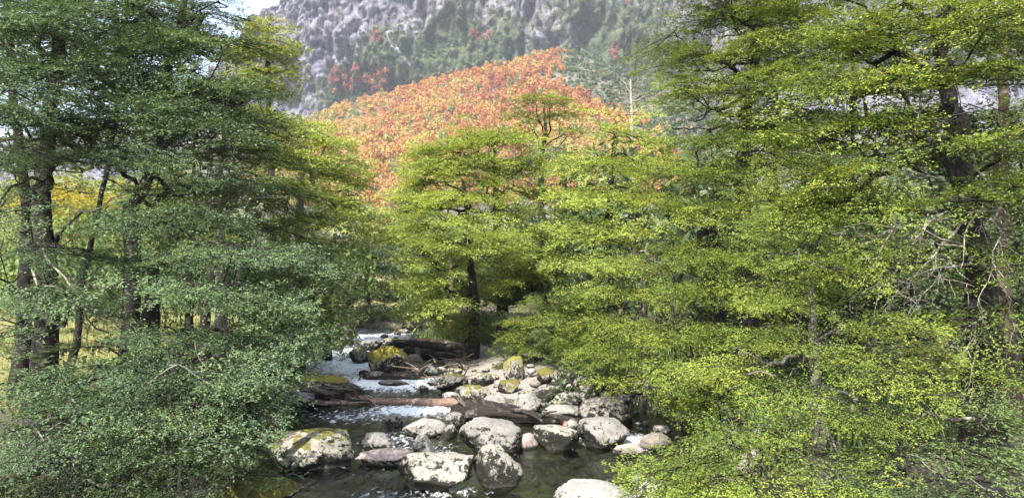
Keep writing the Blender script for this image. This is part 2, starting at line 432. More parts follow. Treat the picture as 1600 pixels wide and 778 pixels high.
cliff = obj("mountain_cliff", grid_mesh("mountain_cliff", XX, YY, ZZ, [cm], {"veg": vegm.ravel(), "scree": path.ravel()}, smooth=False))
tag(cliff, "grey violet rock face with green scrub and a pale scree chute", "cliff", kind="structure")
CL = (XX, YY, ZZ, cpx, cpy, vegm)

# forested slope below the cliff
crest_px = [(-200, 330), (300, 262), (520, 180), (600, 160), (700, 128), (780, 106), (850, 90), (890, 84), (920, 92), (960, 108), (1010, 128), (1100, 160), (1300, 200), (1800, 250)]
cxp = np.array([c[0] for c in crest_px]); cyp = np.array([c[1] for c in crest_px])
Y0, Y1 = 170.0, 640.0
def slope_z(x, y):
    x = np.asarray(x, float); y = np.asarray(y, float)
    u = 800 + FPX * (x / Y1)                       # direction class of the crest at its own distance
    cy = np.interp(u, cxp, cyp)
    el = (389 - cy + 31) / FPX * Y1 + CAM_H
    t = (y - Y0) / (Y1 - Y0)
    p = np.stack([x * 0.012, y * 0.012, 0 * x], -1).reshape(-1, 3)
    return -3 + (el + 3) * (0.72 * t + 0.28 * t * t) + (15 * fbm(p, 4)).reshape(x.shape) * np.clip(t * 3, 0, 1)
X, Y = np.meshgrid(np.linspace(-420, 420, 140), np.linspace(Y0, Y1 + 40, 90))
Z = slope_z(X, np.minimum(Y, Y1)) - 0.55 * np.clip(Y - Y1, 0, 99)
sm, nt, bs, out = mat("slope_soil")
c = ramp(nt, noise(nt, 0.05, 6, 0.7, coords(nt)), [(0.35, (0.035, 0.04, 0.025)), (0.5, (0.075, 0.072, 0.05)), (0.62, (0.11, 0.105, 0.095)), (0.75, (0.15, 0.14, 0.15))])
nt.links.new(c, bs.inputs["Base Color"]); bs.inputs["Roughness"].default_value = 1.0
slope = obj("hillside", grid_mesh("hillside", X, Y, Z, [sm]))
tag(slope, "lower mountain slope under the orange autumn forest", "hillside", kind="structure")

# ------------------------------------------------------------------ far trees (autumn forest and scrub)
def clump_mesh(seed, n=62, flat=1.1, q=0.17):
    """crown of leaf clumps: n small quads on and in an ovoid of radius 1, height ~2"""
    r = np.random.RandomState(seed)
    d = r.normal(size=(n, 3)); d /= np.linalg.norm(d, axis=1)[:, None]
    d[:, 2] = np.abs(d[:, 2]) * 1.3 - 0.35
    c = d * (0.65 + 0.4 * r.rand(n))[:, None] * [1, 1, 1.15 * flat] + [0, 0, 1.1]
    s = q + q * r.rand(n)
    nrm = d + 0.5 * r.normal(size=(n, 3)); nrm /= np.linalg.norm(nrm, axis=1)[:, None]
    a = np.cross(nrm, r.normal(size=(n, 3))); a /= np.linalg.norm(a, axis=1)[:, None]
    b = np.cross(nrm, a)
    k = np.array([(-1, -0.7), (1, -0.35), (-0.1, 1.1)])
    V = c[:, None] + s[:, None, None] * (k[None, :, :1] * a[:, None] + k[None, :, 1:] * b[:, None])
    V += 0.05 * r.normal(size=V.shape)
    return V.reshape(-1, 3), np.arange(n * 3).reshape(n, 3), np.clip(0.5 + 0.28 * r.normal(size=n), 0, 1)
FARP = [clump_mesh(50 + k, 90, 1.15, 0.135) for k in range(6)]
SCRUBP = [clump_mesh(70 + k, 34, 0.7, 0.21) for k in range(6)]
WOODP = [clump_mesh(90 + k, 700, 1.3, 0.034) for k in range(5)]
def forest_blob(name, pts, sc, tint, material, rs, spread=0.10, protos=None):
    protos = protos or FARP
    V, Q, T, n = [], [], [], 0
    for (p, s, t) in zip(pts, sc, tint):
        v, q, tt = protos[rs.randint(len(protos))]
        a = rs.rand() * 6.28; ca, sa = math.cos(a), math.sin(a)
        w = v @ np.array([[ca, sa, 0], [-sa, ca, 0], [0, 0, 1]]) * [s, s, s * (0.9 + 0.4 * rs.rand())] + p
        V.append(w); Q.append(q + n); n += len(w); T.append(np.clip(t + spread * (tt - 0.5) * 2, 0, 1))
    return mesh_np(name, np.vstack(V), None, np.vstack(Q), [material], fattr={"tint": np.concatenate(T)})
rs = np.random.RandomState(11)
cand = []
y = 186.0
while y < Y1 - 2:
    st = 4.1 + 0.0020 * y
    x0, x1 = (440 - 800) / FPX * y - 15, (1090 - 800) / FPX * y + 15
    for x in np.arange(x0, x1, st):
        cand.append((x + rs.uniform(-.45, .45) * st, y + rs.uniform(-.45, .45) * st))
    y += st * 0.9
cand = np.array(cand)
zz = slope_z(cand[:, 0], cand[:, 1])
pp = np.column_stack([cand, zz - 0.6])
fx, fy = px_of(pp)
# the forest ends on the right against bare scrub slopes
lim = np.interp(fy, [60, 100, 130, 160, 200, 300, 450], [905, 875, 850, 905, 1000, 1090, 1100])
mask = fx < lim + rs.normal(size=len(pp)) * 14
scrub = pp[~mask]; scrub = np.repeat(scrub, 2, 0) + rs.normal(size=(2 * len(scrub), 3)) * [2, 2, .1]
st_ = np.clip(0.62 + 0.5 * fbm(scrub * 0.03, 3) + 0.2 * rs.normal(size=len(scrub)), 0, 1)
o = obj("slope_scrub", forest_blob("slope_scrub", scrub, 1.1 + 1.3 * rs.rand(len(scrub)) ** 2, st_, LEAF_SCRUB, rs, 0.14, SCRUBP))
tag(o, "olive and yellow scrub on the bare shoulder beside the autumn forest", "scrub", kind="stuff")
keep = mask & (rs.rand(len(pp)) > 0.04) & ((fy < 330) | ((fx > 590) & (fx < 670)))
pp, fx, fy = pp[keep], fx[keep], fy[keep]
tn = 0.54 + 0.34 * fbm(pp * 0.014, 3) * 1.6 + 0.21 * rs.normal(size=len(pp)) - 0.22 * ss(190, 90, fy) + 0.12 * ss(600, 540, fx)
tn = np.clip(tn, 0.0, 0.97)
tn[rs.rand(len(pp)) < 0.07] = 1.0
sz = (1.7 + 1.3 * rs.rand(len(pp))) * (0.85 + 0.3 * (pp[:, 1] > 350))
seen = (fy < 300) & (fx > 525) & (fx < 1000) & ~((fx > 640) & (fy > 215)) & ~((fx > 790) & (fx < 900) & (fy > 150))
seen |= (fx > 615) & (fx < 655) & (fy < 440)
idx = np.where(seen)[0]; idx = idx[np.argsort(-sz[idx] / pp[idx, 1])][:300]
isone = np.zeros(len(pp), bool); isone[idx] = True
rest = ~isone
fo = obj("autumn_forest", forest_blob("autumn_forest", pp[rest], sz[rest], tn[rest], LEAF_FOREST, rs, 0.07))
tag(fo, "orange and rust autumn forest covering the lower mountain slope", "forest", kind="stuff")
bins = [[forest_blob("autumn_tree_crown", [np.zeros(3)], [1.0], [0.06 + 0.1 * b], LEAF_FOREST, rs, 0.10) for _ in range(2)] for b in range(10)]
stem_v, stem_q, stem_t = tube([(0, 0, -0.3), (0.03, 0, 0.5), (0, 0.02, 1.2)], [0.09, 0.07, 0.03], 4)
stem_me = mesh_np("autumn_tree_trunk", stem_v, stem_q, stem_t, [BARK_GREY])
for i in idx:
    b = int(np.clip((tn[i] - 0.02) * 10, 0, 9))
    e = empty("autumn_tree", pp[i]); e.scale = [sz[i]] * 3; e.rotation_euler.z = rs.rand() * 6.28
    cr = np.interp(fx[i], cxp, cyp) - fy[i]
    zone = "in the gap above the river bend" if fy[i] > 300 else "along the upper edge of the autumn slope" if cr > -22 else "high on the autumn slope" if cr > -60 else "low on the autumn slope"
    zone += "" if fy[i] > 300 else ", towards the tall yellow-green tree" if fx[i] < 640 else ", above the gnarled river trees" if fx[i] < 770 else ", towards the bare scrubby shoulder"
    kind_ = "rust red autumn tree" if tn[i] < .34 else "orange autumn tree" if tn[i] < .62 else "yellow turning tree"
    tag(e, kind_ + " " + zone, "tree", kind_ + "s " + zone)
    obj("crown", bins[b][rs.randint(2)], e); obj("trunk", stem_me, e)

# scrub on the cliff (sampled on the cliff grid where it is green)
XXc, YYc, ZZc, cpx, cpy, vegm = CL
def cliff_point(px, py):
    k = np.argmin((cpx - px) ** 2 + (cpy - py) ** 2)
    return np.array([XXc.ravel()[k], YYc.ravel()[k], ZZc.ravel()[k]])
inview = (cpx > 380) & (cpx < 1120) & (cpy > -20) & (cpy < 260)
w = (np.clip(vegm - 0.22, 0, 1) * inview).ravel()
k = rs.choice(len(w), 3200, p=w / w.sum())
cp = np.column_stack([XXc.ravel()[k], YYc.ravel()[k], ZZc.ravel()[k]]) + rs.normal(size=(3200, 3)) * [1.2, 0.5, 1.2] - [0, 0, 1.0]
scx, scy = px_of(cp)
st = np.clip(0.42 + 0.5 * fbm(cp * 0.02, 3) + 0.16 * rs.normal(size=len(cp)) + 0.35 * ss(850, 1000, scx) * ss(40, 120, scy), 0, 1)
so = obj("cliff_scrub", forest_blob("cliff_scrub", cp, 1.3 + 2.0 * rs.rand(len(cp)) ** 1.7, st, LEAF_SCRUB, rs, 0.14, SCRUBP))
tag(so, "dark green scrub clinging to the ledges of the rock face", "scrub", kind="stuff")
redc = [forest_blob("red_tree_crown", [np.zeros(3)], [1.0], [0.3 + 0.2 * b], LEAF_RED, rs, 0.3) for b in range(3)]
def red_tree(px, py, s, label, group):
    q = cliff_point(px, py) - np.array([0, 2.0, 1.0])
    e = empty("red_tree", q); e.scale = [s] * 3; e.rotation_euler.z = rs.rand() * 6.28
    tag(e, label, "tree", group)
    obj("crown", redc[rs.randint(3)], e); obj("trunk", stem_me, e)
for (a, b) in [(522, 116), (532, 116), (528, 128), (520, 133), (540, 121), (545, 130), (534, 139), (552, 126), (560, 118), (568, 113), (576, 108), (585, 107), (594, 112), (600, 118), (566, 127), (577, 121), (589, 122), (600, 128), (573, 134), (585, 134), (597, 138), (594, 146), (558, 134), (583, 143), (524, 143), (526, 109), (536, 112), (518, 124), (548, 116), (556, 110), (564, 106), (572, 118), (581, 114), (592, 104), (603, 110), (572, 126), (594, 117), (583, 128), (602, 138), (560, 126), (540, 134), (566, 140), (590, 138), (552, 140), (598, 128)]:
    red_tree(a, b + 6, 3.9 + rs.rand(), "red tree in the %s clump of the crimson grove below the rock face" % ("narrow" if a < 548 else "broad"), "crimson grove, %s clump" % ("narrow" if a < 548 else "broad"))
for (a, b) in [(588, 62), (584, 66), (592, 56), (590, 70), (586, 58), (594, 64)]:
    red_tree(a, b, 2.7 + rs.rand(), "small red tree beside the top of the pale scree chute", "red trees beside the scree chute")
for (a, b) in [(735, 60), (742, 63), (748, 58), (756, 60), (764, 55), (748, 68), (739, 68), (752, 63), (745, 57), (760, 66), (738, 55)]:
    red_tree(a, b, 2.7 + rs.rand(), "red tree in the small patch halfway up the green gully", "red trees in the gully")
for (a, b) in [(958, 78), (962, 88), (955, 92), (966, 72), (960, 98), (956, 84), (964, 80), (967, 94)]:
    red_tree(a, b, 2.8 + rs.rand(), "red tree on the scrubby shoulder right of the gully", "red trees on the shoulder")
for (a, b) in [(978, 6), (985, 2), (1014, 2)]:
    red_tree(a, b + 4, 2.4 + rs.rand(), "tiny red tree high on the rim of the shoulder", "red trees on the rim")

# ------------------------------------------------------------------ boughs: flat sprays of twigs and leaves, reach 1 along +x
def bough_proto(seed, twigs=13, along=9, sub=4, subn=5, leaf=0.045, droop=0.16, wid=0.55, ragged=0.25, twg=1):
    r = np.random.RandomState(seed)
    segs, lp, ld = [], [], []
    ax = lambda t: np.stack([t, 0.05 * np.sin(3 * t + seed), 0.05 * t - droop * t * t], -1)
    T = np.linspace(0, 1, 4); segs.append((ax(T), 0.012 * (1.1 - T)))
    for i in range(twigs):
        t0 = 0.08 + 0.92 * (i + 0.5 * r.rand()) / twigs
        s = 1 if i % 2 else -1
        if i == twigs - 1: ang = 0.1 * s
        else: ang = s * r.uniform(0.6, 1.05) * (1.1 - 0.55 * t0)
        L = wid * (0.35 + 0.95 * math.sin(math.pi * min(1, 0.18 + 0.75 * t0))) * r.uniform(1 - ragged, 1 + ragged) * (1.15 - 0.45 * t0)
        p0 = ax(np.array([t0]))[0]
        d = np.array([math.cos(ang), math.sin(ang), r.uniform(-.16, .22)])
        q = lambda u, p0=p0, d=d, L=L: p0 + d * L * u + np.array([0, 0, -0.10 * L]) * u * u
        if twg and i % 2: segs.append((np.array([q(0), q(1.0)]), np.array([.006, .002])))
        for j in range(along):
            u = (j + r.rand()) / along
            lp.append(q(u)); ld.append(math.atan2(d[1], d[0]) + (1 if j % 2 else -1) * r.uniform(.35, .85))
        lp.append(q(1.0)); ld.append(math.atan2(d[1], d[0]))
        for j in range(sub):
            u = 0.2 + 0.75 * (j + r.rand()) / sub
            sa = math.atan2(d[1], d[0]) + (1 if j % 2 else -1) * r.uniform(.5, .9)
            sd = np.array([math.cos(sa), math.sin(sa), r.uniform(-.25, .25)])
            SL = L * 0.42 * (1.15 - u)
            for m in range(subn):
                w = (m + 1) / subn
                lp.append(q(u) + sd * SL * w); ld.append(sa + (1 if m % 2 else -1) * r.uniform(.25, .75))
    lp = np.array(lp); ld = np.array(ld); n = len(lp)
    lp = lp + r.normal(size=lp.shape) * [0.008, 0.008, 0.016]
    sz = leaf * r.uniform(.7, 1.3, n)
    pit = r.normal(size=n) * 0.30; rol = r.normal(size=n) * 0.36
    f = np.stack([np.cos(ld) * np.cos(pit), np.sin(ld) * np.cos(pit), np.sin(pit)], -1)
    sid = np.stack([-np.sin(ld), np.cos(ld), 0 * ld], -1)
    up = np.cross(f, sid)
    sid2 = sid * np.cos(rol)[:, None] + up * np.sin(rol)[:, None]
    up2 = np.cross(f, sid2)
    fl = np.where(r.rand(n) < .5, 1.0, -1.0)[:, None]
    a = lp - sid2 * fl * (sz * .06)[:, None]; b = lp + f * (sz * 0.50)[:, None] + fl * sid2 * (sz * 0.36)[:, None] + up2 * (sz * .06)[:, None]
    c = lp + f * sz[:, None] - fl * sid2 * (sz * .10)[:, None]
    V = np.stack([a, b, c], 1).reshape(-1, 3)
    tint = np.clip(r.normal(size=n) * 0.13 + 0.12 * (np.linalg.norm(lp, axis=1) - 0.6), -.5, .5)
    acc = Acc()
    for pts, rad in segs:
        v, q, t = tube(pts, rad, 3, False); acc.add(v, q)
    return V, tint, np.vstack(acc.V), np.vstack(acc.Q)
PROTO = {
    'near': [bough_proto(100 + k, 12, 13, 4, 8, 0.040, wid=.60) for k in range(7)],
    'mid': [bough_proto(200 + k, 10, 8, 3, 5, 0.066, wid=.62, twg=0) for k in range(7)],
    'far': [bough_proto(300 + k, 8, 7, 2, 5, 0.090, wid=.62, twg=0) for k in range(7)],
    'bush': [bough_proto(400 + k, 9, 7, 3, 4, 0.085, -0.25, 0.5) for k in range(6)],
    'sapling': [bough_proto(500 + k, 12, 8, 3, 4, 0.055, 0.30, 0.42) for k in range(5)],
}
TRI = [0]
DENS = 2.45
def build_tree(name, label, base, trunk, blobs, leaf, bark, kind='near', size=1.0, rad=0.2, seed=1, dens=9.0, cat="tree", group=None,
               flat=0.16, tier=0.6, squash=1.0, tint=0.0, dead=(), limbs=(), twig_bark=None, minimum=7, rise=0.0, side=8, lowest=0.25):
    """trunk: world points from the base up; blobs: (centre, rx, ry, rz) leafy masses in world metres"""
    rs = np.random.RandomState(seed)
    base = np.asarray(base, float)
    e = empty(name, base); tag(e, label, cat, group)
    tp = smooth_path(trunk, max(8, len(trunk) * 7))
    tp[:, :2] += 0.10 * rad * rs.normal(size=(len(tp), 2)) * 1.0
    hgt = np.linspace(0, 1, len(tp))
    tr = rad * (1.0 - 0.80 * hgt ** 0.9) * (1 + 0.35 * np.exp(-hgt * 14))
    v, q, t = tube(tp, tr, 10)
    v = v + (fbm(v * 3.2, 3) * rad * 0.35)[:, None] * rs.normal(size=3) * 0.6
    obj("trunk", mesh_np("trunk", v - base, q, t, [bark], smooth=True), e)
    # nodes of the branch skeleton
    cap = 30000
    node = np.zeros((cap, 3)); par = np.full(cap, -1); plen = np.zeros(cap); nt_ = len(tp)
    node[:nt_] = tp; n = nt_
    lo = int(nt_ * lowest)
    plen[:nt_] = np.where(np.arange(nt_) < lo, 1e6, 0.0)
    root = np.arange(cap); is_end = np.zeros(cap, int)
    def grow(i, p, steps=None, wob=0.10, sag=0.07):
        nonlocal n
        a = node[i].copy(); L = np.linalg.norm(p - a)
        k = steps or max(2, int(L / (0.32 * size + 0.05)))
        k = min(k, 14)
        w1 = rs.normal(size=3) * wob * L; w2 = rs.normal(size=3) * wob * L * .6
        last = i
        for s in range(1, k + 1):
            u = s / k
            x = a + (p - a) * u + w1 * math.sin(math.pi * u) + w2 * math.sin(2 * math.pi * u) + np.array([0, 0, sag * L * math.sin(math.pi * u)])
            node[n] = x; par[n] = last; plen[n] = (0 if plen[last] > 1e5 else plen[last]) + L / k
            root[n] = root[last] if last >= nt_ else n
            last = n; n += 1
        return last
    for L in limbs:                                  # drawn limbs (world points); each starts at the nearest trunk node
        L = [np.asarray(x, float) for x in L]
        i = int(np.argmin(np.linalg.norm(node[:nt_] - L[0], axis=1)))
        for x in L[1:]: i = grow(i, x, 4, 0.06, 0.0)
        is_end[i] += 3
    pts = []; bt_ = []
    for (c, rx, ry, rz) in blobs:
        c = np.asarray(c, float); rz = rz * squash
        m = max(3, int(DENS * dens * rx * rz * math.pi / size ** 2))
        d = rs.normal(size=(m, 3)); d /= np.linalg.norm(d, axis=1)[:, None]
        p = d * (rs.rand(m) ** 0.42)[:, None] * [rx, ry, rz]
        lay = flat * 4.2 * size                     # foliage sits in level tiers
        zq = np.round(p[:, 2] / lay + rs.rand() * .5) * lay + rs.normal(size=m) * 0.055 * size
        p[:, 2] = np.where(rs.rand(m) < tier, zq + 0.12 * (p[:, 0] * rs.normal() + p[:, 1] * rs.normal()), p[:, 2])
        pts.append(p + c); bt_.append(np.full(m, rs.normal() * 0.10))
    pts = np.vstack(pts); btint = np.concatenate(bt_)
    qx, qy = px_of(pts)
    off = (qx < -90) | (qx > 1690) | (qy < -70) | (qy > 860)
    kp = ~off | (rs.rand(len(pts)) < 0.12); pts = pts[kp]; btint = btint[kp]
    # distance to trunk axis decides the order of growth and the outward direction
    dd = np.linalg.norm(pts[:, None] - tp[None, lo::2], axis=2); near = tp[lo::2][dd.argmin(1)]
    order = np.argsort(dd.min(1))
    V, Q, T, TV, TQ, nv, ntv = [], [], [], [], [], 0, 0
    PR = PROTO[kind]
    for i in order:
        p = pts[i]
        out = p - near[i]
        s = size * rs.uniform(.72, 1.25)
        yaw = math.atan2(out[1], out[0]) + rs.normal() * 0.6
        pit = rs.normal() * 0.16 + rise - 0.13
        rol = rs.normal() * 0.20
        cy, sy = math.cos(yaw), math.sin(yaw)
        M = np.array(Matrix.Rotation(yaw, 3, 'Z') @ Matrix.Rotation(-pit, 3, 'Y') @ Matrix.Rotation(rol, 3, 'X'))
        b = p - M @ np.array([0.5, 0, 0]) * s        # twig base
        cost = np.linalg.norm(node[:n] - b, axis=1)
        dz = node[:n, 2] - b[2]
        cst = cost + 0.22 * plen[:n] + 0.35 * np.clip(dz, 0, None)
        j = int(cst.argmin())
        if cost[j] > 0.08 * size: j = grow(j, b)
        is_end[j] += 1
        v, ti, tv, tq = PR[rs.randint(len(PR))]
        V.append(v @ M.T * s + b); Q.append(len(v))
        tt_ = np.clip(0.46 + tint + ti + rs.normal() * 0.16 + btint[i], 0, 0.96); tt_[rs.rand(len(tt_)) < 0.004] = 1.0; T.append(tt_)
        TV.append(tv @ M.T * s + b); TQ.append(tq + ntv); ntv += len(tv)
    # weights, radii, chains
    cnt = is_end.astype(float)
    for k in range(n - 1, nt_ - 1, -1): cnt[par[k]] += cnt[k]
    rr = 0.0085 * size * np.maximum(cnt[:n], 1) ** 0.46 + 0.003
    kids = {}
    for k in range(nt_, n): kids.setdefault(par[k], []).append(k)
    main, done = {}, set()
    accs = {}
    stack = [k for i in range(nt_) for k in kids.get(i, [])]
    tw = Acc()
    while stack:
        k = stack.pop(); ch = [par[k], k]
        while kids.get(ch[-1]):
            ks = sorted(kids[ch[-1]], key=lambda z: -cnt[z]); stack.extend(ks[1:]); ch.append(ks[0])
        r0 = rr[ch[1:]]; rads = np.r_[r0[0], r0]
        if par[k] < nt_: rads[0] = r0[0] * 1.15
        big = rads[0] > 0.02 * size
        v, q, t = tube(node[ch], np.minimum(rads, rad * 0.62), 6 if big else 3, False)
        rt = root[k]
        if cnt[rt] >= minimum: accs.setdefault(rt, Acc()).add(v - base, q)
        else: tw.add(v - base, q)
    for rt, A in accs.items():
        obj("branch", A.mesh("branch", [bark], smooth=True), e); TRI[0] += A.n * 2
    if TV: tw.add(np.vstack(TV) - base, np.vstack(TQ))
    o = obj("twig", tw.mesh("twig", [twig_bark or BARK_DARK]), e); o["kind"] = "stuff"
    V = np.vstack(V); nq = len(V) // 3
    o = obj("crown", mesh_np("crown", V - base, None, np.arange(nq * 3).reshape(-1, 3), [leaf], fattr={"tint": np.concatenate(T)}), e)
    o["kind"] = "stuff"
    TRI[0] += nq + tw.n * 2
    # bare dead branches: pale, crooked, forked
    for (p0, p1, r0) in dead:
        A = Acc()
        def bare(a, b, r, lev):
            L = np.linalg.norm(b - a); k = 7
            x = a + (b - a) * np.linspace(0, 1, k)[:, None]
            x[1:] += np.cumsum(rs.normal(size=(k - 1, 3)), 0) * L * 0.035
            v, q, t = tube(x, r * np.linspace(1, .35, k), 5 if lev == 0 else 3, True); A.add(v - base, q, t)
            if lev < 2:
                for _ in range(5 if lev == 0 else 3):
                    i = rs.randint(1, k - 1); d = (b - a) / L + rs.normal(size=3) * 0.65 + [0, 0, -0.15]
                    bare(x[i], x[i] + d / np.linalg.norm(d) * L * rs.uniform(.25, .55), r * .5, lev + 1)
        bare(np.asarray(p0, float), np.asarray(p1, float), r0, 0)
        obj("dead_branch", A.mesh("dead_branch", [BARK_PALE], smooth=True), e)
    return e
def W(blobs):
    """(px, py, depth, rx_px, ry_px[, ry_m]) -> world blobs"""
    o = []
    for b in blobs:
        px, py, d, rx, ry = b[:5]; k = d / FPX
        o.append((P(px, py, d), rx * k, b[5] if len(b) > 5 else max(0.5, 0.55 * (rx + ry) * k), ry * k))
    return o
def TK(base_px, d, pts):
    """trunk from pixel points at depth d (or (px, py, d)); the base is dropped to the ground"""
    b = P(base_px, 0, d); g = gz(b[0], d)
    L = [np.array([b[0], d, g - 0.15])]
    for p in pts: L.append(P(p[0], p[1], p[2] if len(p) > 2 else d))
    return np.array([b[0], d, g]), L

# ------------------------------------------------------------------ trees on the shaded near bank (left side of the stream)
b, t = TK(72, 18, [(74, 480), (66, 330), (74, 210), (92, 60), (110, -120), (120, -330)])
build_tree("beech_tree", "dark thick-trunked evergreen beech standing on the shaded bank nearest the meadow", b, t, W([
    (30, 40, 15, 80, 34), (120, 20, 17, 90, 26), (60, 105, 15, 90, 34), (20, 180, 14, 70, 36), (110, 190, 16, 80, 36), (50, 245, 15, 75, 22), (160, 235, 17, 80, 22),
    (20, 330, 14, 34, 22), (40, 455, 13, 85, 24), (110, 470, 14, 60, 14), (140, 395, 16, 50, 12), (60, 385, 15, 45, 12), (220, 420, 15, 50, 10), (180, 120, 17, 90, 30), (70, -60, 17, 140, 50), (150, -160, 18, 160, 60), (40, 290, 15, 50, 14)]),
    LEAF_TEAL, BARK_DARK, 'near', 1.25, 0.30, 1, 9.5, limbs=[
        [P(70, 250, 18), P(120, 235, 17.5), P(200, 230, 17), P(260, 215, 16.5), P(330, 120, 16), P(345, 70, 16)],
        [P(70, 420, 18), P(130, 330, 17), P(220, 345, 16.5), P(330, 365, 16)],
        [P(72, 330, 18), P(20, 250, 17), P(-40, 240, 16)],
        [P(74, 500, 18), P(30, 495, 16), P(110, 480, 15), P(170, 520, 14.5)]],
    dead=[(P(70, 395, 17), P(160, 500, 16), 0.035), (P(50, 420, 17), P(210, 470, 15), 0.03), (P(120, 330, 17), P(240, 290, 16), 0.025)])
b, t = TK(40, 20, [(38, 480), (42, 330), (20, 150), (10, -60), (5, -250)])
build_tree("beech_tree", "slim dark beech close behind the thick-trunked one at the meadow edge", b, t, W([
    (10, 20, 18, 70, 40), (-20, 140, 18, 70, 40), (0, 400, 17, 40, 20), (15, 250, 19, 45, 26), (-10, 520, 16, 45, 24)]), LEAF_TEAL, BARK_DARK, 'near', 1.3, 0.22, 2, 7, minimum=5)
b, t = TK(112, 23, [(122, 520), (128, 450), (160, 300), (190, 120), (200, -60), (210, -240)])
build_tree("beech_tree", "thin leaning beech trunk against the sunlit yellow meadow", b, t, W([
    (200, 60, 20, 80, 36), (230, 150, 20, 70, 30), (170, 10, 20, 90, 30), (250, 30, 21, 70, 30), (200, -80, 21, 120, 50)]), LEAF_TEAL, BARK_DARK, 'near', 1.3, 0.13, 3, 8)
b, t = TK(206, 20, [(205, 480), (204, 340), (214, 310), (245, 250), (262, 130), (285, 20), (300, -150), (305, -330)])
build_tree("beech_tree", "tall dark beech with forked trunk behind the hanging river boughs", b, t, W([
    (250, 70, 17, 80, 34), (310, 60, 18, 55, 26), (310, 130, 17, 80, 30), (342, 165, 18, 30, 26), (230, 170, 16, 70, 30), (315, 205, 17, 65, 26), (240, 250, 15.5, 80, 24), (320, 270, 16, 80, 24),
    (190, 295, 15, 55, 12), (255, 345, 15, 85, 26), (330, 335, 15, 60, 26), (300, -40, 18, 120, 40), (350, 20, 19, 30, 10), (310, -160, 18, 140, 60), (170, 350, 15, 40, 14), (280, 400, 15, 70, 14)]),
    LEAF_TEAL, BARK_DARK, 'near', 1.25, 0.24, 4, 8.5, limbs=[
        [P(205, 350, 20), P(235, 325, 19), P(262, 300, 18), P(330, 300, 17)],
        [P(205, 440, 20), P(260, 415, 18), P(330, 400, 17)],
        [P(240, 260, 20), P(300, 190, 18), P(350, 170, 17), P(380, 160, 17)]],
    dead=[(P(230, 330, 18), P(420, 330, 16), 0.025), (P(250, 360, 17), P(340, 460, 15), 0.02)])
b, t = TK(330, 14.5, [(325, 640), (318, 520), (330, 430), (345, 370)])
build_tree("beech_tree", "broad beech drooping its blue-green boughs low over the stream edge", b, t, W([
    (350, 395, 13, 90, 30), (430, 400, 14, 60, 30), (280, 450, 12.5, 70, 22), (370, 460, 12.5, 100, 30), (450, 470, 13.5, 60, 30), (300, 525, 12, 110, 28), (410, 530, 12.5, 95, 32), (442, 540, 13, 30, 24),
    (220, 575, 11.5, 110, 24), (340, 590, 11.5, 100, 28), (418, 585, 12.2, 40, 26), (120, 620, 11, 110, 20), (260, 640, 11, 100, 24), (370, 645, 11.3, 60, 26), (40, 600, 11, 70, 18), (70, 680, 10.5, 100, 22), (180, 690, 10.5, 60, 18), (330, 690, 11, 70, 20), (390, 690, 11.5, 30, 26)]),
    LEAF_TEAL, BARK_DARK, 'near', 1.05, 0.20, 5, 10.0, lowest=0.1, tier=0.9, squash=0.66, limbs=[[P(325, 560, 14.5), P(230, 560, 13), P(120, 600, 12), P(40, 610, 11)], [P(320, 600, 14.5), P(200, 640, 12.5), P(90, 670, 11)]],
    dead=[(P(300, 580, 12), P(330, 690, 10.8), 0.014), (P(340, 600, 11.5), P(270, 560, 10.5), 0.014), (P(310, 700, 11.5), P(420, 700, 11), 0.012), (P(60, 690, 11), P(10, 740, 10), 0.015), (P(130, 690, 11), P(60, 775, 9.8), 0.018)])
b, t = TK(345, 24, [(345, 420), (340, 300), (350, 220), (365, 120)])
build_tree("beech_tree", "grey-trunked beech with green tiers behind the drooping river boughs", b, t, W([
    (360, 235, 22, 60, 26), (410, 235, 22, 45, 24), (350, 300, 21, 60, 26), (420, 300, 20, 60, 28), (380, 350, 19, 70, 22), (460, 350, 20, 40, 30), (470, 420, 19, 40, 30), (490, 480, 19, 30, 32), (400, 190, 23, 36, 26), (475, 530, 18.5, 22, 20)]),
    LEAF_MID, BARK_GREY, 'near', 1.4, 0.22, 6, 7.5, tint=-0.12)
b, t = TK(270, 11.5, [(269, 680), (266, 620), (270, 560)])
build_tree("beech_sapling", "twin-stemmed young beech with thin pale stems beneath the drooping boughs", b, t, W([(270, 655, 11.3, 45, 14), (230, 700, 10.5, 50, 16), (300, 730, 10.6, 40, 12), (180, 740, 10.2, 60, 14), (340, 640, 11.3, 40, 12)]),
    LEAF_DARK, BARK_PALE, 'sapling', 0.75, 0.035, 7, 7, cat="sapling", lowest=0.5, minimum=3)
b, t = TK(284, 11.4, [(283, 690), (284, 640), (280, 590)])
build_tree("beech_sapling", "single slender pale sapling stem beside the twin-stemmed one", b, t, W([(300, 660, 11.2, 40, 12), (340, 700, 10.8, 45, 12), (390, 740, 11.4, 16, 12)]),
    LEAF_DARK, BARK_PALE, 'sapling', 0.75, 0.03, 8, 7, cat="sapling", lowest=0.5, minimum=3)
b, t = TK(120, 10.6, [(120, 720), (118, 660), (110, 620)])
build_tree("beech_sapling", "dark bushy beech sapling by the fallen grey log", b, t, W([(60, 720, 10.2, 70, 20), (140, 760, 9.8, 90, 18), (20, 770, 9.5, 60, 16), (240, 768, 10, 50, 14), (110, 665, 10.6, 50, 16)]),
    LEAF_DARK, BARK_GREY, 'sapling', 0.85, 0.05, 9, 7, cat="sapling", lowest=0.2, minimum=3)
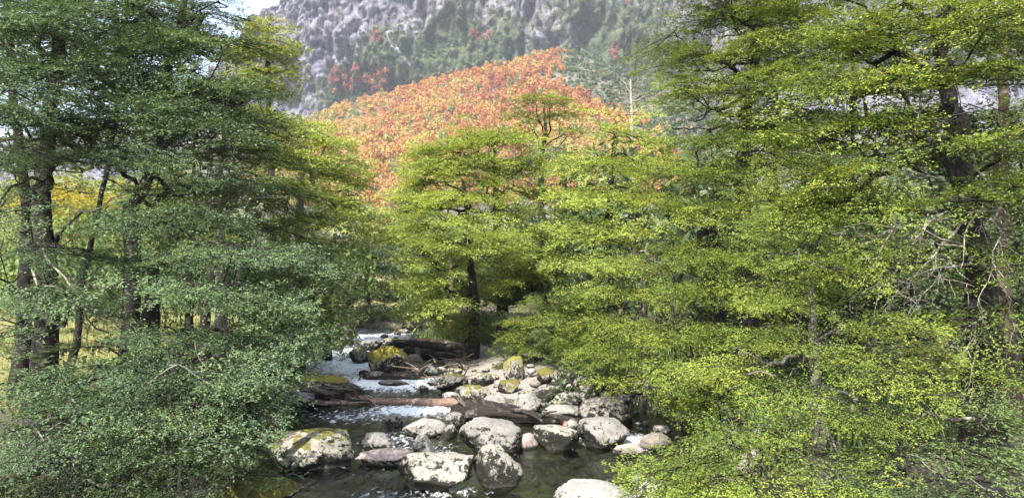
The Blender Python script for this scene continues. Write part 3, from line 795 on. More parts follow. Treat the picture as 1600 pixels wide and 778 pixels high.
# sunlit trees further up that bank
b, t = TK(425, 46, [(424, 320), (420, 180), (418, 60), (416, 20)])
build_tree("beech_tree", "tall yellow-green tree whose sunny top rises against the grey rock face", b, t, W([
    (415, 45, 45, 28, 14), (405, 80, 45, 40, 18), (435, 75, 45, 26, 10), (415, 110, 45, 45, 16), (395, 140, 45, 34, 14), (430, 138, 45, 24, 10), (410, 175, 45, 40, 14), (400, 215, 44, 40, 20)]),
    LEAF_GOLD, BARK_GREY, 'far', 1.9, 0.30, 10, 13.0, tint=0.05)
b, t = TK(468, 34, [(466, 400), (470, 300), (474, 220), (470, 190)])
build_tree("beech_tree", "rounded sunlit beech below the tall yellow-green tree", b, t, W([
    (440, 195, 32, 36, 18), (480, 195, 32, 36, 14), (505, 220, 32, 36, 16), (450, 240, 31, 50, 24), (505, 260, 31, 45, 24), (460, 295, 30, 50, 26), (520, 310, 31, 40, 26), (490, 350, 30, 45, 26), (530, 275, 32, 28, 16), (545, 255, 33, 20, 12)]),
    LEAF_BRIGHTENED, BARK_GREY, 'mid', 1.75, 0.30, 11, 10.5, tint=-0.10)
b, t = TK(515, 37, [(512, 470), (520, 400), (526, 330)])
build_tree("beech_tree", "green beech leaning its lower tiers over the far bank", b, t, W([
    (530, 345, 35, 34, 22), (485, 385, 33, 45, 26), (530, 385, 35, 30, 22), (490, 430, 32, 36, 24), (478, 470, 31, 32, 20), (468, 510, 30, 30, 16), (520, 425, 36, 20, 18)]),
    LEAF_BRIGHTENED, BARK_DARK, 'mid', 1.7, 0.24, 12, 10.0, tint=0.1)
b, t = TK(575, 60, [(574, 430), (572, 360), (575, 310)])
build_tree("beech_tree", "yellow-tinged tree glowing behind the dark leaning one", b, t, W([
    (560, 325, 58, 30, 14), (590, 335, 58, 28, 14), (575, 360, 57, 40, 14), (610, 365, 58, 18, 18), (560, 395, 57, 30, 16), (600, 395, 58, 22, 14)]), LEAF_GOLD, BARK_GREY, 'far', 2.3, 0.3, 13, 11.0, tint=-0.05)
b, t = TK(524, 47, [(545, 465), (560, 440), (575, 400), (582, 375)])
build_tree("leaning_tree", "dark tree with a slanting trunk leaning out over the river bend", b, t, W([
    (570, 385, 46, 28, 12), (595, 395, 46, 24, 12), (560, 415, 46, 36, 14), (600, 420, 46, 28, 14), (585, 445, 46, 40, 12), (545, 450, 46, 22, 14), (610, 450, 47, 16, 12), (550, 480, 46, 20, 10)]),
    LEAF_DARK, BARK_GREY, 'far', 1.7, 0.26, 14, 8.0, tint=0.05)
for i, (px, d, bl, lf, lab) in enumerate([
    (550, 53, [(560, 490, 52, 30, 14), (545, 470, 53, 26, 14)], LEAF_DARK, "dark shrub hanging over the bend beneath the slanting trunk"),
    (600, 56, [(600, 485, 55, 32, 16), (590, 465, 56, 26, 12)], LEAF_DARK, "dark round shrub above the far bank log"),
    (640, 60, [(635, 490, 58, 22, 14), (625, 470, 59, 20, 12)], LEAF_DARK, "dark shrub where the stream vanishes behind the bend"),
    (650, 66, [(645, 455, 64, 16, 16), (660, 470, 63, 22, 14)], LEAF_GOLD, "small yellow bush glowing beyond the bend")]):
    b, t = TK(px, d, [(px, bl[0][1] + 6), (px + 2, bl[-1][1] - 6)])
    build_tree("river_shrub", lab, b, t, W(bl), lf, BARK_GREY, 'bush', 1.5, 0.08, 30 + i, 9, cat="shrub", lowest=0.1)
for i, (px, d, bl, lf, lab) in enumerate([
    (630, 82, [(628, 330, 80, 26, 16), (640, 355, 80, 22, 22), (632, 300, 82, 22, 8)], LEAF_SCRUB, "olive grey tree at the foot of the orange slope"),
    (662, 92, [(655, 320, 90, 18, 14), (665, 350, 90, 20, 22)], LEAF_SCRUB, "dull green tree behind the gnarled river trees"),
    (618, 78, [(616, 395, 76, 12, 24), (622, 430, 76, 12, 24)], LEAF_GOLD, "slim yellow tree in the gap at the bend"),
    (634, 90, [(634, 400, 88, 12, 30), (632, 440, 88, 14, 26)], LEAF_FOREST, "slim orange tree in the gap at the bend")]):
    b, t = TK(px, d, [(px, bl[-1][1]), (px + 2, bl[0][1] - 12)])
    build_tree("valley_tree", lab, b, t, W(bl), lf, BARK_GREY, 'far', 2.6, 0.25, 40 + i, 9, tint=0.1)

# ------------------------------------------------------------------ gnarled trees in the middle
b, t = TK(740, 36, [(741, 470), (736, 420), (731, 370), (728, 320), (722, 280)])
build_tree("gnarled_tree", "gnarled riverside tree with crooked black limbs and one leaning trunk", b, t, W([
    (690, 375, 33, 40, 14), (735, 385, 33, 45, 10), (670, 405, 33, 36, 16), (660, 440, 33, 32, 16), (700, 425, 33, 30, 10), (770, 365, 34, 45, 14), (690, 470, 33, 40, 14), (680, 340, 34, 40, 16), (790, 400, 35, 30, 12), (655, 480, 34, 24, 12), (715, 350, 33, 36, 10)]),
    LEAF_BRIGHTENED, BARK_DARK, 'mid', 1.45, 0.27, 50, 10.0, tint=-0.06, limbs=[
        [P(738, 455, 36), P(715, 465, 35.5), P(700, 455, 35), P(690, 452, 35)], [P(738, 460, 36), P(720, 440, 35.5), P(700, 425, 35), P(680, 415, 34.5), P(660, 400, 34)],
        [P(738, 455, 36), P(745, 442, 35.7), P(752, 436, 35.5), P(768, 437, 35)], [P(733, 400, 36), P(750, 400, 35), P(775, 420, 35)]])
b, t = TK(786, 41, [(784, 430), (776, 360), (775, 300), (772, 250), (780, 205)])
build_tree("gnarled_tree", "tall straight-trunked beech with layered crown in the middle of the valley", b, t, W([
    (765, 210, 39, 45, 10), (800, 215, 39, 30, 14), (730, 225, 38, 45, 16), (690, 235, 38, 36, 14), (760, 250, 38, 50, 16), (700, 270, 37, 50, 18), (665, 285, 38, 30, 20), (800, 265, 39, 40, 20), (660, 325, 37, 30, 22), (710, 310, 36, 45, 14),
    (800, 325, 39, 40, 16), (820, 370, 40, 40, 20), (800, 420, 40, 40, 20), (830, 430, 40, 30, 20), (830, 300, 41, 30, 16), (755, 285, 38, 45, 12), (680, 255, 37.5, 34, 20), (650, 300, 37, 24, 18), (725, 255, 37.5, 40, 16), (690, 320, 36.5, 44, 18), (740, 340, 37, 44, 12), (655, 355, 36.5, 26, 16), (760, 305, 37.5, 44, 16), (790, 375, 37.5, 40, 18), (740, 215, 38.5, 34, 12), (820, 250, 39.5, 34, 18), (770, 440, 38, 40, 20), (715, 395, 36.2, 40, 14)]),
    LEAF_BRIGHTENED, BARK_DARK, 'mid', 1.5, 0.33, 51, 8.5, tint=-0.04, tier=0.5, limbs=[
        [P(775, 330, 41), P(755, 335, 40), P(735, 325, 39), P(718, 330, 38.5), P(712, 350, 38)], [P(775, 340, 41), P(750, 345, 39.5), P(728, 338, 38.5)], [P(774, 255, 41), P(762, 245, 40), P(775, 225, 39.5)],
        [P(778, 350, 41), P(820, 345, 40), P(835, 335, 39), P(862, 338, 38.5)]])
b, t = TK(852, 48, [(850, 430), (846, 320), (846, 250), (852, 215), (850, 170)])
build_tree("umbrella_tree", "flat-topped umbrella-shaped beech rising above the others on bare crooked limbs", b, t, W([
    (835, 155, 46, 26, 8), (865, 160, 46, 26, 8), (825, 180, 46, 24, 7), (890, 178, 46, 24, 7), (855, 178, 46, 26, 6), (885, 205, 46, 26, 8), (835, 212, 46, 24, 8), (815, 200, 46, 16, 8), (860, 150, 47, 16, 5)]),
    LEAF_GOLD, BARK_DARK, 'far', 1.35, 0.34, 52, 8.0, tint=-0.3, lowest=0.6, limbs=[
        [P(848, 240, 48), P(835, 205, 47), P(826, 185, 46.5)], [P(850, 215, 48), P(858, 190, 47), P(862, 165, 46.5)], [P(848, 235, 48), P(872, 215, 47), P(892, 195, 46.5)], [P(848, 250, 48), P(868, 235, 47), P(885, 215, 46.5)], [P(850, 220, 48), P(842, 190, 47), P(838, 165, 46.5)]],
    dead=[(P(848, 250, 48), P(880, 225, 46), 0.06)])
b, t = TK(705, 44, [(705, 450), (704, 400), (700, 330)])
build_tree("beech_tree", "slender grey tree half hidden behind the gnarled black limbs", b, t, W([
    (690, 300, 43, 30, 16), (660, 260, 43, 24, 14), (650, 240, 43, 16, 10), (650, 360, 42, 22, 18)]), LEAF_BRIGHTENED, BARK_GREY, 'mid', 1.6, 0.18, 53, 6.0, tint=0.05)

# ------------------------------------------------------------------ trees on the sunny bank (right side)
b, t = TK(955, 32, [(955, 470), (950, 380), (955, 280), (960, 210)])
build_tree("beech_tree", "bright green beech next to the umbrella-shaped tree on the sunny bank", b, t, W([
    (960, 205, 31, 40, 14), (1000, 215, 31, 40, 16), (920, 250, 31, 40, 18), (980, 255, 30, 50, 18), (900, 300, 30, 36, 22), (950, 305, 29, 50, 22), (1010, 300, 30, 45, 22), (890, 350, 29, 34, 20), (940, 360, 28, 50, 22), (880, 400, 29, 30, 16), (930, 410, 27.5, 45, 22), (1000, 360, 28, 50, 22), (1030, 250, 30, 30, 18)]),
    LEAF_BRIGHTENED, BARK_DARK, 'mid', 1.6, 0.28, 60, 7.0, tint=0.04)
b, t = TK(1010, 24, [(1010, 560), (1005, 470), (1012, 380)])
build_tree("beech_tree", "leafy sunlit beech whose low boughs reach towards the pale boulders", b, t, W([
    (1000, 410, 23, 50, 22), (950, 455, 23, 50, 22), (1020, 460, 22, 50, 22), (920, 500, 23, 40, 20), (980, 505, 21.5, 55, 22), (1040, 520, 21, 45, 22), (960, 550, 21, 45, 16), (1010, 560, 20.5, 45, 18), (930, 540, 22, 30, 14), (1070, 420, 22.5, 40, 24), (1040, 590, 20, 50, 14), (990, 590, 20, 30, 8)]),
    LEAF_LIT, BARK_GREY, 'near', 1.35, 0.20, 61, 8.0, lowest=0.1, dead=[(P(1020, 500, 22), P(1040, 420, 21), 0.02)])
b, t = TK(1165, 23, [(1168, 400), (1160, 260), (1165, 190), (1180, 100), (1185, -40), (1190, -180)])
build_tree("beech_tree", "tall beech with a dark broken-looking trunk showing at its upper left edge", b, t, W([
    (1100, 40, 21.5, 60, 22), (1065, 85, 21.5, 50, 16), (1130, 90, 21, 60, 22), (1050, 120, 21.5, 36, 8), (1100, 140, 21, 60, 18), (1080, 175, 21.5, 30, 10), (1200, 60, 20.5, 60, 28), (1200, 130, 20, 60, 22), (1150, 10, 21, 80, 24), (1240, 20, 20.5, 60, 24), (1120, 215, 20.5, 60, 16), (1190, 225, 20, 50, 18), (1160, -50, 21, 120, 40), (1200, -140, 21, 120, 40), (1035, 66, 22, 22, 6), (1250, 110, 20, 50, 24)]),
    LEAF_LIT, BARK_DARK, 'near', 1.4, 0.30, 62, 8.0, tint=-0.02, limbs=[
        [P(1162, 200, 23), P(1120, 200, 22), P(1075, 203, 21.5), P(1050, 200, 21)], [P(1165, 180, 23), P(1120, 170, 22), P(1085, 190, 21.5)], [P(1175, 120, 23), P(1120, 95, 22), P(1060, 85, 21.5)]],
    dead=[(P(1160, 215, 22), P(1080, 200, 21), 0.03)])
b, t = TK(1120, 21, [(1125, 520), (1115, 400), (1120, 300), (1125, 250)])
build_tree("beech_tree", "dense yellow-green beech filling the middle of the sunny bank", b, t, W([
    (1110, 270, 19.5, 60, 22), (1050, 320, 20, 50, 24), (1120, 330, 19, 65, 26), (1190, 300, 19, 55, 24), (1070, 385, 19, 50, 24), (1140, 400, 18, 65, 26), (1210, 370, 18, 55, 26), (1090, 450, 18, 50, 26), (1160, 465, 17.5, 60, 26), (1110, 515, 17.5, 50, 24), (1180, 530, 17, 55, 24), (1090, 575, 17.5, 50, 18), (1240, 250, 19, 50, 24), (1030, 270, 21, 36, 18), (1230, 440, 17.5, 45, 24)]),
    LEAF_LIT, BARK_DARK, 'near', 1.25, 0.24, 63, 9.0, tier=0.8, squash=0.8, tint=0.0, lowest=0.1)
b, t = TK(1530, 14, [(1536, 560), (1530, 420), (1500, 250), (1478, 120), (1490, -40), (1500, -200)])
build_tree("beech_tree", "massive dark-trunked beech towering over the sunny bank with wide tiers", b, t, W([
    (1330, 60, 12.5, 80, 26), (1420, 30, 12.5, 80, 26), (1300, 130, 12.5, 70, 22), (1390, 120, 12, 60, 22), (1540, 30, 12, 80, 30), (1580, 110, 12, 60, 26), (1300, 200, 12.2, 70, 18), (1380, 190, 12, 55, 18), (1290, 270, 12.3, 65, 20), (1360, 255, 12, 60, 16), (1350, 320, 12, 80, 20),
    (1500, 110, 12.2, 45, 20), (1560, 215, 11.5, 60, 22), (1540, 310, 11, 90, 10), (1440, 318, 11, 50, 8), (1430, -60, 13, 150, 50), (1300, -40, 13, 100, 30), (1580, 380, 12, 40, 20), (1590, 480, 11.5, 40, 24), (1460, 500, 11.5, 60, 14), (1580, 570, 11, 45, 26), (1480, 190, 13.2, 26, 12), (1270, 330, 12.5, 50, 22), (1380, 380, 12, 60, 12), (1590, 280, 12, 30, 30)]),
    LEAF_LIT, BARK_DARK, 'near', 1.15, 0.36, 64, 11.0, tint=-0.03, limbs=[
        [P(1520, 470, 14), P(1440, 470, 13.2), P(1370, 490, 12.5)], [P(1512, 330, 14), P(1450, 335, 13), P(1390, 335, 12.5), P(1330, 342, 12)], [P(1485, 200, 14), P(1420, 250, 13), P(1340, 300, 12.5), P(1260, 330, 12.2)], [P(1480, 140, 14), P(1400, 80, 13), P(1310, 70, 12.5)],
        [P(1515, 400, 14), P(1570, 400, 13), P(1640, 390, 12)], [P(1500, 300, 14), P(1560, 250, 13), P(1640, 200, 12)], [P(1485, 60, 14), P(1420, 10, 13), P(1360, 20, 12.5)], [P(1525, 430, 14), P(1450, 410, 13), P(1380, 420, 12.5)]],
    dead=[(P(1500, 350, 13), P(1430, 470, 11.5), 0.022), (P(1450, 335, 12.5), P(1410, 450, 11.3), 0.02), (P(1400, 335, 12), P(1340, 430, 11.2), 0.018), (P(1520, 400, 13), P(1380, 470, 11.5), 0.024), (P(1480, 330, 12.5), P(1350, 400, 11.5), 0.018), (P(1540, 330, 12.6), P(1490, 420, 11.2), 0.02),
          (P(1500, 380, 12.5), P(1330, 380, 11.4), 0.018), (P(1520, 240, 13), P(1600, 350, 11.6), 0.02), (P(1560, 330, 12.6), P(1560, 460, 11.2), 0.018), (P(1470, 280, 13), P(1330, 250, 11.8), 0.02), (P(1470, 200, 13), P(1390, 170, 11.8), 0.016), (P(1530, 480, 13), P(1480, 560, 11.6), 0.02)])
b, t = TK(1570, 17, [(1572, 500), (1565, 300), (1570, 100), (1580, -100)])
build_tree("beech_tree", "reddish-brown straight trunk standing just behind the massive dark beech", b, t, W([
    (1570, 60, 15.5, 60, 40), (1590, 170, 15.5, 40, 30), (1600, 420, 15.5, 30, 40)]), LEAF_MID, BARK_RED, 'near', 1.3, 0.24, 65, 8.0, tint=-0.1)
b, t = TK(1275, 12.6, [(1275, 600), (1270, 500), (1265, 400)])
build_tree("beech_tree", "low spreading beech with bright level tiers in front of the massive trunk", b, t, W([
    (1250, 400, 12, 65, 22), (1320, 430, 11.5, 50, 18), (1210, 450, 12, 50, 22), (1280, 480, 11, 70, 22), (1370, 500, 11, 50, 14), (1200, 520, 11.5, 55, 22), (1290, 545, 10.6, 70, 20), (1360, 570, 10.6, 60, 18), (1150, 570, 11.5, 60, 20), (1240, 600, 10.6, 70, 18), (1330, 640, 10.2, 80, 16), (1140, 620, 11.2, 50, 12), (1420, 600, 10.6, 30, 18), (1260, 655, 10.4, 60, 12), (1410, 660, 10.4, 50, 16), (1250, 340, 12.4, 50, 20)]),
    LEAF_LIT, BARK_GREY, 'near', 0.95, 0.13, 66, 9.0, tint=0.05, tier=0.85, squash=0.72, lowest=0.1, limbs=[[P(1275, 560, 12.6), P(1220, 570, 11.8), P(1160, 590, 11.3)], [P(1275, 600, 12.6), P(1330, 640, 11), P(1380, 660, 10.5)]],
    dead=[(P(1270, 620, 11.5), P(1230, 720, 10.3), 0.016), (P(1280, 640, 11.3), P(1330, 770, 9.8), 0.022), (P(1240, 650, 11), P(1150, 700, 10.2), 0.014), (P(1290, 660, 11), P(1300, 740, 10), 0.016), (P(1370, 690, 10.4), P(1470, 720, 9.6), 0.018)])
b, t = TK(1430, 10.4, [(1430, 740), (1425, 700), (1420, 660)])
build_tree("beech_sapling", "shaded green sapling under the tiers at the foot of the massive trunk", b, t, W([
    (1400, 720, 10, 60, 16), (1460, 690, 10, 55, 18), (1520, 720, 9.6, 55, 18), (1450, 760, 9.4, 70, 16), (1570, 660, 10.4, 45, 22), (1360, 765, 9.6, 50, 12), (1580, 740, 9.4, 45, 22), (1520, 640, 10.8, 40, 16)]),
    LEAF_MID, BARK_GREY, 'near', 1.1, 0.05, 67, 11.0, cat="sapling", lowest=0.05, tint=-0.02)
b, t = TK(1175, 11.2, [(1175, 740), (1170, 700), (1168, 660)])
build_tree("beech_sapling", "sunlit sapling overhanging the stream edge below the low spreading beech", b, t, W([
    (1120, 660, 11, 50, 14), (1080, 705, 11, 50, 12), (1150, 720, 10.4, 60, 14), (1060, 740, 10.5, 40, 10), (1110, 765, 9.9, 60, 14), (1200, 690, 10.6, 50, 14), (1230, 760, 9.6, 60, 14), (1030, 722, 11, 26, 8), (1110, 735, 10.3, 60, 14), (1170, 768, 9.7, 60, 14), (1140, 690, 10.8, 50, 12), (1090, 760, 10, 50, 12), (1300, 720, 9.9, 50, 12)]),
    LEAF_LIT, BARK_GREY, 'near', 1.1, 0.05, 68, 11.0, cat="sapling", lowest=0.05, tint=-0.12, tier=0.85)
# glowing bushes seen through the gaps
for i, (px, d, bl, lf, lab) in enumerate([
    (1470, 20, [(1470, 560, 19, 45, 20), (1450, 610, 18.5, 50, 24), (1490, 640, 18, 40, 24)], LEAF_GOLD, "sunlit yellow bush glowing beside the massive dark trunk"),
    (1437, 30, [(1435, 140, 28, 22, 26), (1445, 255, 28, 24, 40), (1440, 200, 28, 22, 26)], LEAF_GOLD2, "golden tree seen through a gap beside the massive trunk"),
    (110, 60, [(90, 300, 56, 50, 14), (140, 310, 56, 50, 14), (60, 330, 56, 40, 12), (210, 300, 58, 40, 14)], LEAF_GOLD2, "golden tree beyond the meadow behind the dark trunks"),
    (262, 40, [(255, 460, 38, 22, 14), (275, 445, 38, 24, 18), (285, 475, 38, 20, 12)], LEAF_GOLD, "small yellow bush in the gap right of the forked trunk"),
    (20, 55, [(10, 400, 52, 50, 30), (60, 420, 52, 40, 20)], LEAF_GOLD, "pale yellow thicket at the back of the meadow"),
    (170, 62, [(160, 395, 60, 50, 22), (220, 380, 60, 40, 24), (120, 410, 60, 40, 16)], LEAF_FOREST, "russet thicket at the far edge of the meadow")]):
    b, t = TK(px, d, [(px, bl[-1][1] + 5), (px + 3, bl[0][1] - 8)])
    build_tree("bright_bush", lab, b, t, W(bl), lf, BARK_GREY, 'bush' if d < 35 else 'far', 1.2 if d < 35 else 2.4, 0.08, 80 + i, 8, cat="bush", lowest=0.1)
# dark backing trees further inside both banks
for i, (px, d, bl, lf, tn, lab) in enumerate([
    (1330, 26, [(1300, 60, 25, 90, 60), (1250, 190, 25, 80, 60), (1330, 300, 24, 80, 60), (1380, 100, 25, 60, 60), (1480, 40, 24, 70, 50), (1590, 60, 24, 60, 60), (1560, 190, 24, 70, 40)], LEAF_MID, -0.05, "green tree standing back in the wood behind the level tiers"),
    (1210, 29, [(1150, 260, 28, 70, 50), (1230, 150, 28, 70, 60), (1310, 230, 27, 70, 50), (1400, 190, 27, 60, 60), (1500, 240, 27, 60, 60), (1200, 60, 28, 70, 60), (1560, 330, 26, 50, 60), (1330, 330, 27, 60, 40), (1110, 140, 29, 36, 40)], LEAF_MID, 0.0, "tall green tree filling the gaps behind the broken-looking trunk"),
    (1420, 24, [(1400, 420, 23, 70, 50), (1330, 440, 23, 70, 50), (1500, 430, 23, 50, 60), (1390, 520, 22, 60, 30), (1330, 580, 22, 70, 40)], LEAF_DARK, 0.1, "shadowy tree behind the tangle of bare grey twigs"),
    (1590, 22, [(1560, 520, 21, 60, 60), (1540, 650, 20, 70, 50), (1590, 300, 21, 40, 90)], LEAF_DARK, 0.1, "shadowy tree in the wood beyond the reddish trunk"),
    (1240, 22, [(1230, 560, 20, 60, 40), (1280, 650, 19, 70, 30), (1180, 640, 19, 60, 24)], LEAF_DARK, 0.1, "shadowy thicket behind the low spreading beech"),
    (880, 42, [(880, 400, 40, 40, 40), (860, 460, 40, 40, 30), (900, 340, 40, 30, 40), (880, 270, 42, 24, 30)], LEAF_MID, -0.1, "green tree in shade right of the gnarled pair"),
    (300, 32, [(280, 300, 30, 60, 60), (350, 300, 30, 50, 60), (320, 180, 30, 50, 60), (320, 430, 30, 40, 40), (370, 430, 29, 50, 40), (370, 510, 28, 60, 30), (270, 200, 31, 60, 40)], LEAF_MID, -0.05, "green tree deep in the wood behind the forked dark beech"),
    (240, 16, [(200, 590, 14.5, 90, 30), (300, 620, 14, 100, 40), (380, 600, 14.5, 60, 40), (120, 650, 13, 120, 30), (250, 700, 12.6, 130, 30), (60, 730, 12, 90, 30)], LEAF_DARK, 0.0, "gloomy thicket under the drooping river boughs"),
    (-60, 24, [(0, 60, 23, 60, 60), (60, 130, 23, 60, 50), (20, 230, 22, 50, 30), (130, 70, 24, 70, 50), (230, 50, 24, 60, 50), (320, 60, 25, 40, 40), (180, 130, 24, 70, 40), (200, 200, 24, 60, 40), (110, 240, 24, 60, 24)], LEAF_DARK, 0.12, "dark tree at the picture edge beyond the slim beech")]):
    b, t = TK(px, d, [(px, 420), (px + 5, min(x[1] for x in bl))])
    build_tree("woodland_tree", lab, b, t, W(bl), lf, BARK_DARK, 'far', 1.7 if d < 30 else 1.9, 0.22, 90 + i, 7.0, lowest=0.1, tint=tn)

# woods further back on both sides of the valley
rs = np.random.RandomState(3)
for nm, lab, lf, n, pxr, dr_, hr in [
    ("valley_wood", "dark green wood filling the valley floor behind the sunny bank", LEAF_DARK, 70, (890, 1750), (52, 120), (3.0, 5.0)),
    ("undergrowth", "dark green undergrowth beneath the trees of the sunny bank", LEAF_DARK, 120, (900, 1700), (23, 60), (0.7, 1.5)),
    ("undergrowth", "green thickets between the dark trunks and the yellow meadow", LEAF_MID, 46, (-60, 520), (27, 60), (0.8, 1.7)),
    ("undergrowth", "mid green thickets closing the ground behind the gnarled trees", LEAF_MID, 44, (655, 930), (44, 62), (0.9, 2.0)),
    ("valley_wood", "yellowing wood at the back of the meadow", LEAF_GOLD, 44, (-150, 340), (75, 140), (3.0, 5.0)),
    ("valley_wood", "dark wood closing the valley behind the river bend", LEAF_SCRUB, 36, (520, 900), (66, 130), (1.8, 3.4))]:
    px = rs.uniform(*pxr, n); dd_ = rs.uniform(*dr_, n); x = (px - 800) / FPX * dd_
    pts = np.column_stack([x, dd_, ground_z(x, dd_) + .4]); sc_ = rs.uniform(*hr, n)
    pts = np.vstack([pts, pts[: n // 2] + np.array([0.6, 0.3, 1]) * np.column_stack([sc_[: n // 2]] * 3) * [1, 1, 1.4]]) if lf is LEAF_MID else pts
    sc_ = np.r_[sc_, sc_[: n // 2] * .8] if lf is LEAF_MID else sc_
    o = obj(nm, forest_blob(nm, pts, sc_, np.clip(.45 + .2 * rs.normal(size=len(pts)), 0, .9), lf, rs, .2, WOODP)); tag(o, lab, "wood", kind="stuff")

# ------------------------------------------------------------------ bank shrubs behind the cobble bar
for i, (px, d, bl, kind, lf, lab) in enumerate([
    (690, 43, [(690, 500, 42, 32, 14), (672, 490, 42, 20, 14)], 'bush', LEAF_MID, "grey-green shrub left of the leaning gnarled trunk"),
    (725, 37, [(715, 520, 36.5, 22, 12), (730, 505, 36.5, 18, 12)], 'bush', LEAF_LIT, "bright bush at the foot of the gnarled trunk"),
    (765, 37, [(765, 530, 36, 26, 18), (760, 500, 37, 24, 16)], 'bush', LEAF_MID, "feathery shrub beside the drift log pile"),
    (808, 34, [(810, 545, 33, 30, 16), (800, 575, 32.5, 30, 10)], 'bush', LEAF_MID, "shrub hanging pale seed tufts over the mossy stone"),
    (832, 32, [(825, 500, 31.5, 36, 8), (840, 480, 31.5, 26, 7), (815, 520, 31.5, 36, 8), (835, 465, 31.6, 16, 6), (830, 540, 31.5, 30, 8)], 'sapling', LEAF_LIT, "young fan-shaped sapling with level pale fronds"),
    (870, 32, [(865, 520, 31, 30, 28), (880, 560, 30, 34, 16)], 'bush', LEAF_MID, "leafy shrub behind the fan-shaped sapling"),
    (900, 30, [(905, 540, 29, 34, 26), (915, 575, 28.5, 34, 14), (895, 490, 30, 30, 26)], 'bush', LEAF_LIT, "bright shrub above the broken grey stump"),
    (950, 27, [(945, 580, 26, 34, 14), (965, 600, 25.5, 26, 8)], 'bush', LEAF_MID, "low shrub spilling on to the upper boulders"),
    (780, 42, [(785, 470, 41, 30, 20), (820, 450, 41, 30, 24), (850, 420, 41, 30, 24)], 'bush', LEAF_MID, "tall shrub between the twin gnarled trees and the sunny bank"),
    (1060, 21, [(1055, 630, 20, 34, 10), (1085, 640, 19.5, 40, 14)], 'bush', LEAF_LIT, "bush trailing in the side channel by the brown boulder"),
    (470, 31, [(460, 525, 30, 30, 18), (472, 540, 31, 18, 10), (430, 555, 29, 34, 14)], 'bush', LEAF_MID, "green bush overhanging the moss-topped brush pile"),
    (435, 24, [(430, 590, 23, 40, 16), (400, 620, 22, 40, 14), (412, 575, 24, 24, 10)], 'bush', LEAF_MID, "bush on the bank above the orange mossy stones"),
    (530, 43, [(515, 500, 42, 16, 8), (500, 518, 41, 16, 7)], 'bush', LEAF_BROWN, "dry brown bush at the waterside by the river bend")]):
    b, t = TK(px, d, [(px, bl[0][1] + 10), (px + 2, bl[0][1] - 6)])
    sz = 0.85 if d < 36 else 1.1
    build_tree("bank_shrub", lab, b, t, W(bl), lf, BARK_GREY, kind, sz, 0.05, 120 + i, 9, cat="shrub", lowest=0.05, minimum=4, rise=0.35 if kind == 'bush' else 0.0)

# ------------------------------------------------------------------ stones
def rock_mat(name, dark_amt, moss_amt, base_hi=(0.40, 0.385, 0.36), base_lo=(0.22, 0.21, 0.197), moss=(0.25, 0.225, 0.03)):
    m, nt, bs, out = mat(name)
    co = coords(nt, "Object")
    w = N(nt, "ShaderNodeObjectInfo")
    off = nt.nodes.new("ShaderNodeVectorMath"); off.operation = 'ADD'
    mul = nt.nodes.new("ShaderNodeVectorMath"); mul.operation = 'SCALE'; mul.inputs[0].default_value = (37, 19, 53)
    nt.links.new(w.outputs["Random"], mul.inputs["Scale"]); nt.links.new(co, off.inputs[0]); nt.links.new(mul.outputs[0], off.inputs[1])
    v = off.outputs[0]
    n1 = noise(nt, 2.2, 7, 0.68, v, 0.4); n2 = noise(nt, 9.0, 6, 0.7, v); n3 = noise(nt, 6.5, 7, 0.74, v, 0.7)
    c = ramp(nt, n1, [(0.3, base_lo), (0.62, base_hi)])
    c = mixc(nt, ramp(nt, n2, [(0.35, 0.55), (0.6, 0.0)]), c, tuple(x * 0.45 for x in base_lo))
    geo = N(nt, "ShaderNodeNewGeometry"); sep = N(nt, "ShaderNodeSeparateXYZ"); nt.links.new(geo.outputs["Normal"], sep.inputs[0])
    pos = N(nt, "ShaderNodeSeparateXYZ"); nt.links.new(geo.outputs["Position"], pos.inputs[0])
    # black crust of lichen, thinner on upward faces, denser towards the undersides
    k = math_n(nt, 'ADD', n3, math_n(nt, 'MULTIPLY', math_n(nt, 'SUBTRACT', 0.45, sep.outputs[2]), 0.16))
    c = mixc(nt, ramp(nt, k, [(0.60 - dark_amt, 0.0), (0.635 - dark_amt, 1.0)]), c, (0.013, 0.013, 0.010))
    if moss_amt > 0:
        n4 = noise(nt, 3.0, 5, 0.7, v)
        g = math_n(nt, 'ADD', math_n(nt, 'MULTIPLY', sep.outputs[2], 0.6), n4)
        mc = ramp(nt, noise(nt, 16.0, 6, 0.75, v), [(0.33, tuple(x * .3 for x in moss)), (0.5, tuple(x * .75 for x in moss)), (0.68, moss)])
        c = mixc(nt, ramp(nt, g, [(1.08 - moss_amt, 0.0), (1.26 - moss_amt, 1.0)]), c, mc)
    wet = ramp(nt, math_n(nt, 'ADD', pos.outputs[2], math_n(nt, 'MULTIPLY', math_n(nt, 'SUBTRACT', n2, 0.5), 0.16)), [(0.03, 1.0), (0.09, 0.0)])
    c = mixc(nt, wet, c, (0.035, 0.033, 0.027))
    nt.links.new(c, bs.inputs["Base Color"]); bs.inputs["Roughness"].default_value = 0.85; bs.inputs["Specular IOR Level"].default_value = 0.25
    b1 = N(nt, "ShaderNodeBump"); b1.inputs["Strength"].default_value = 0.9; b1.inputs["Distance"].default_value = 0.05
    nt.links.new(math_n(nt, 'ADD', n1, math_n(nt, 'MULTIPLY', n2, 0.4)), b1.inputs["Height"]); nt.links.new(b1.outputs[0], bs.inputs["Normal"])
    return m
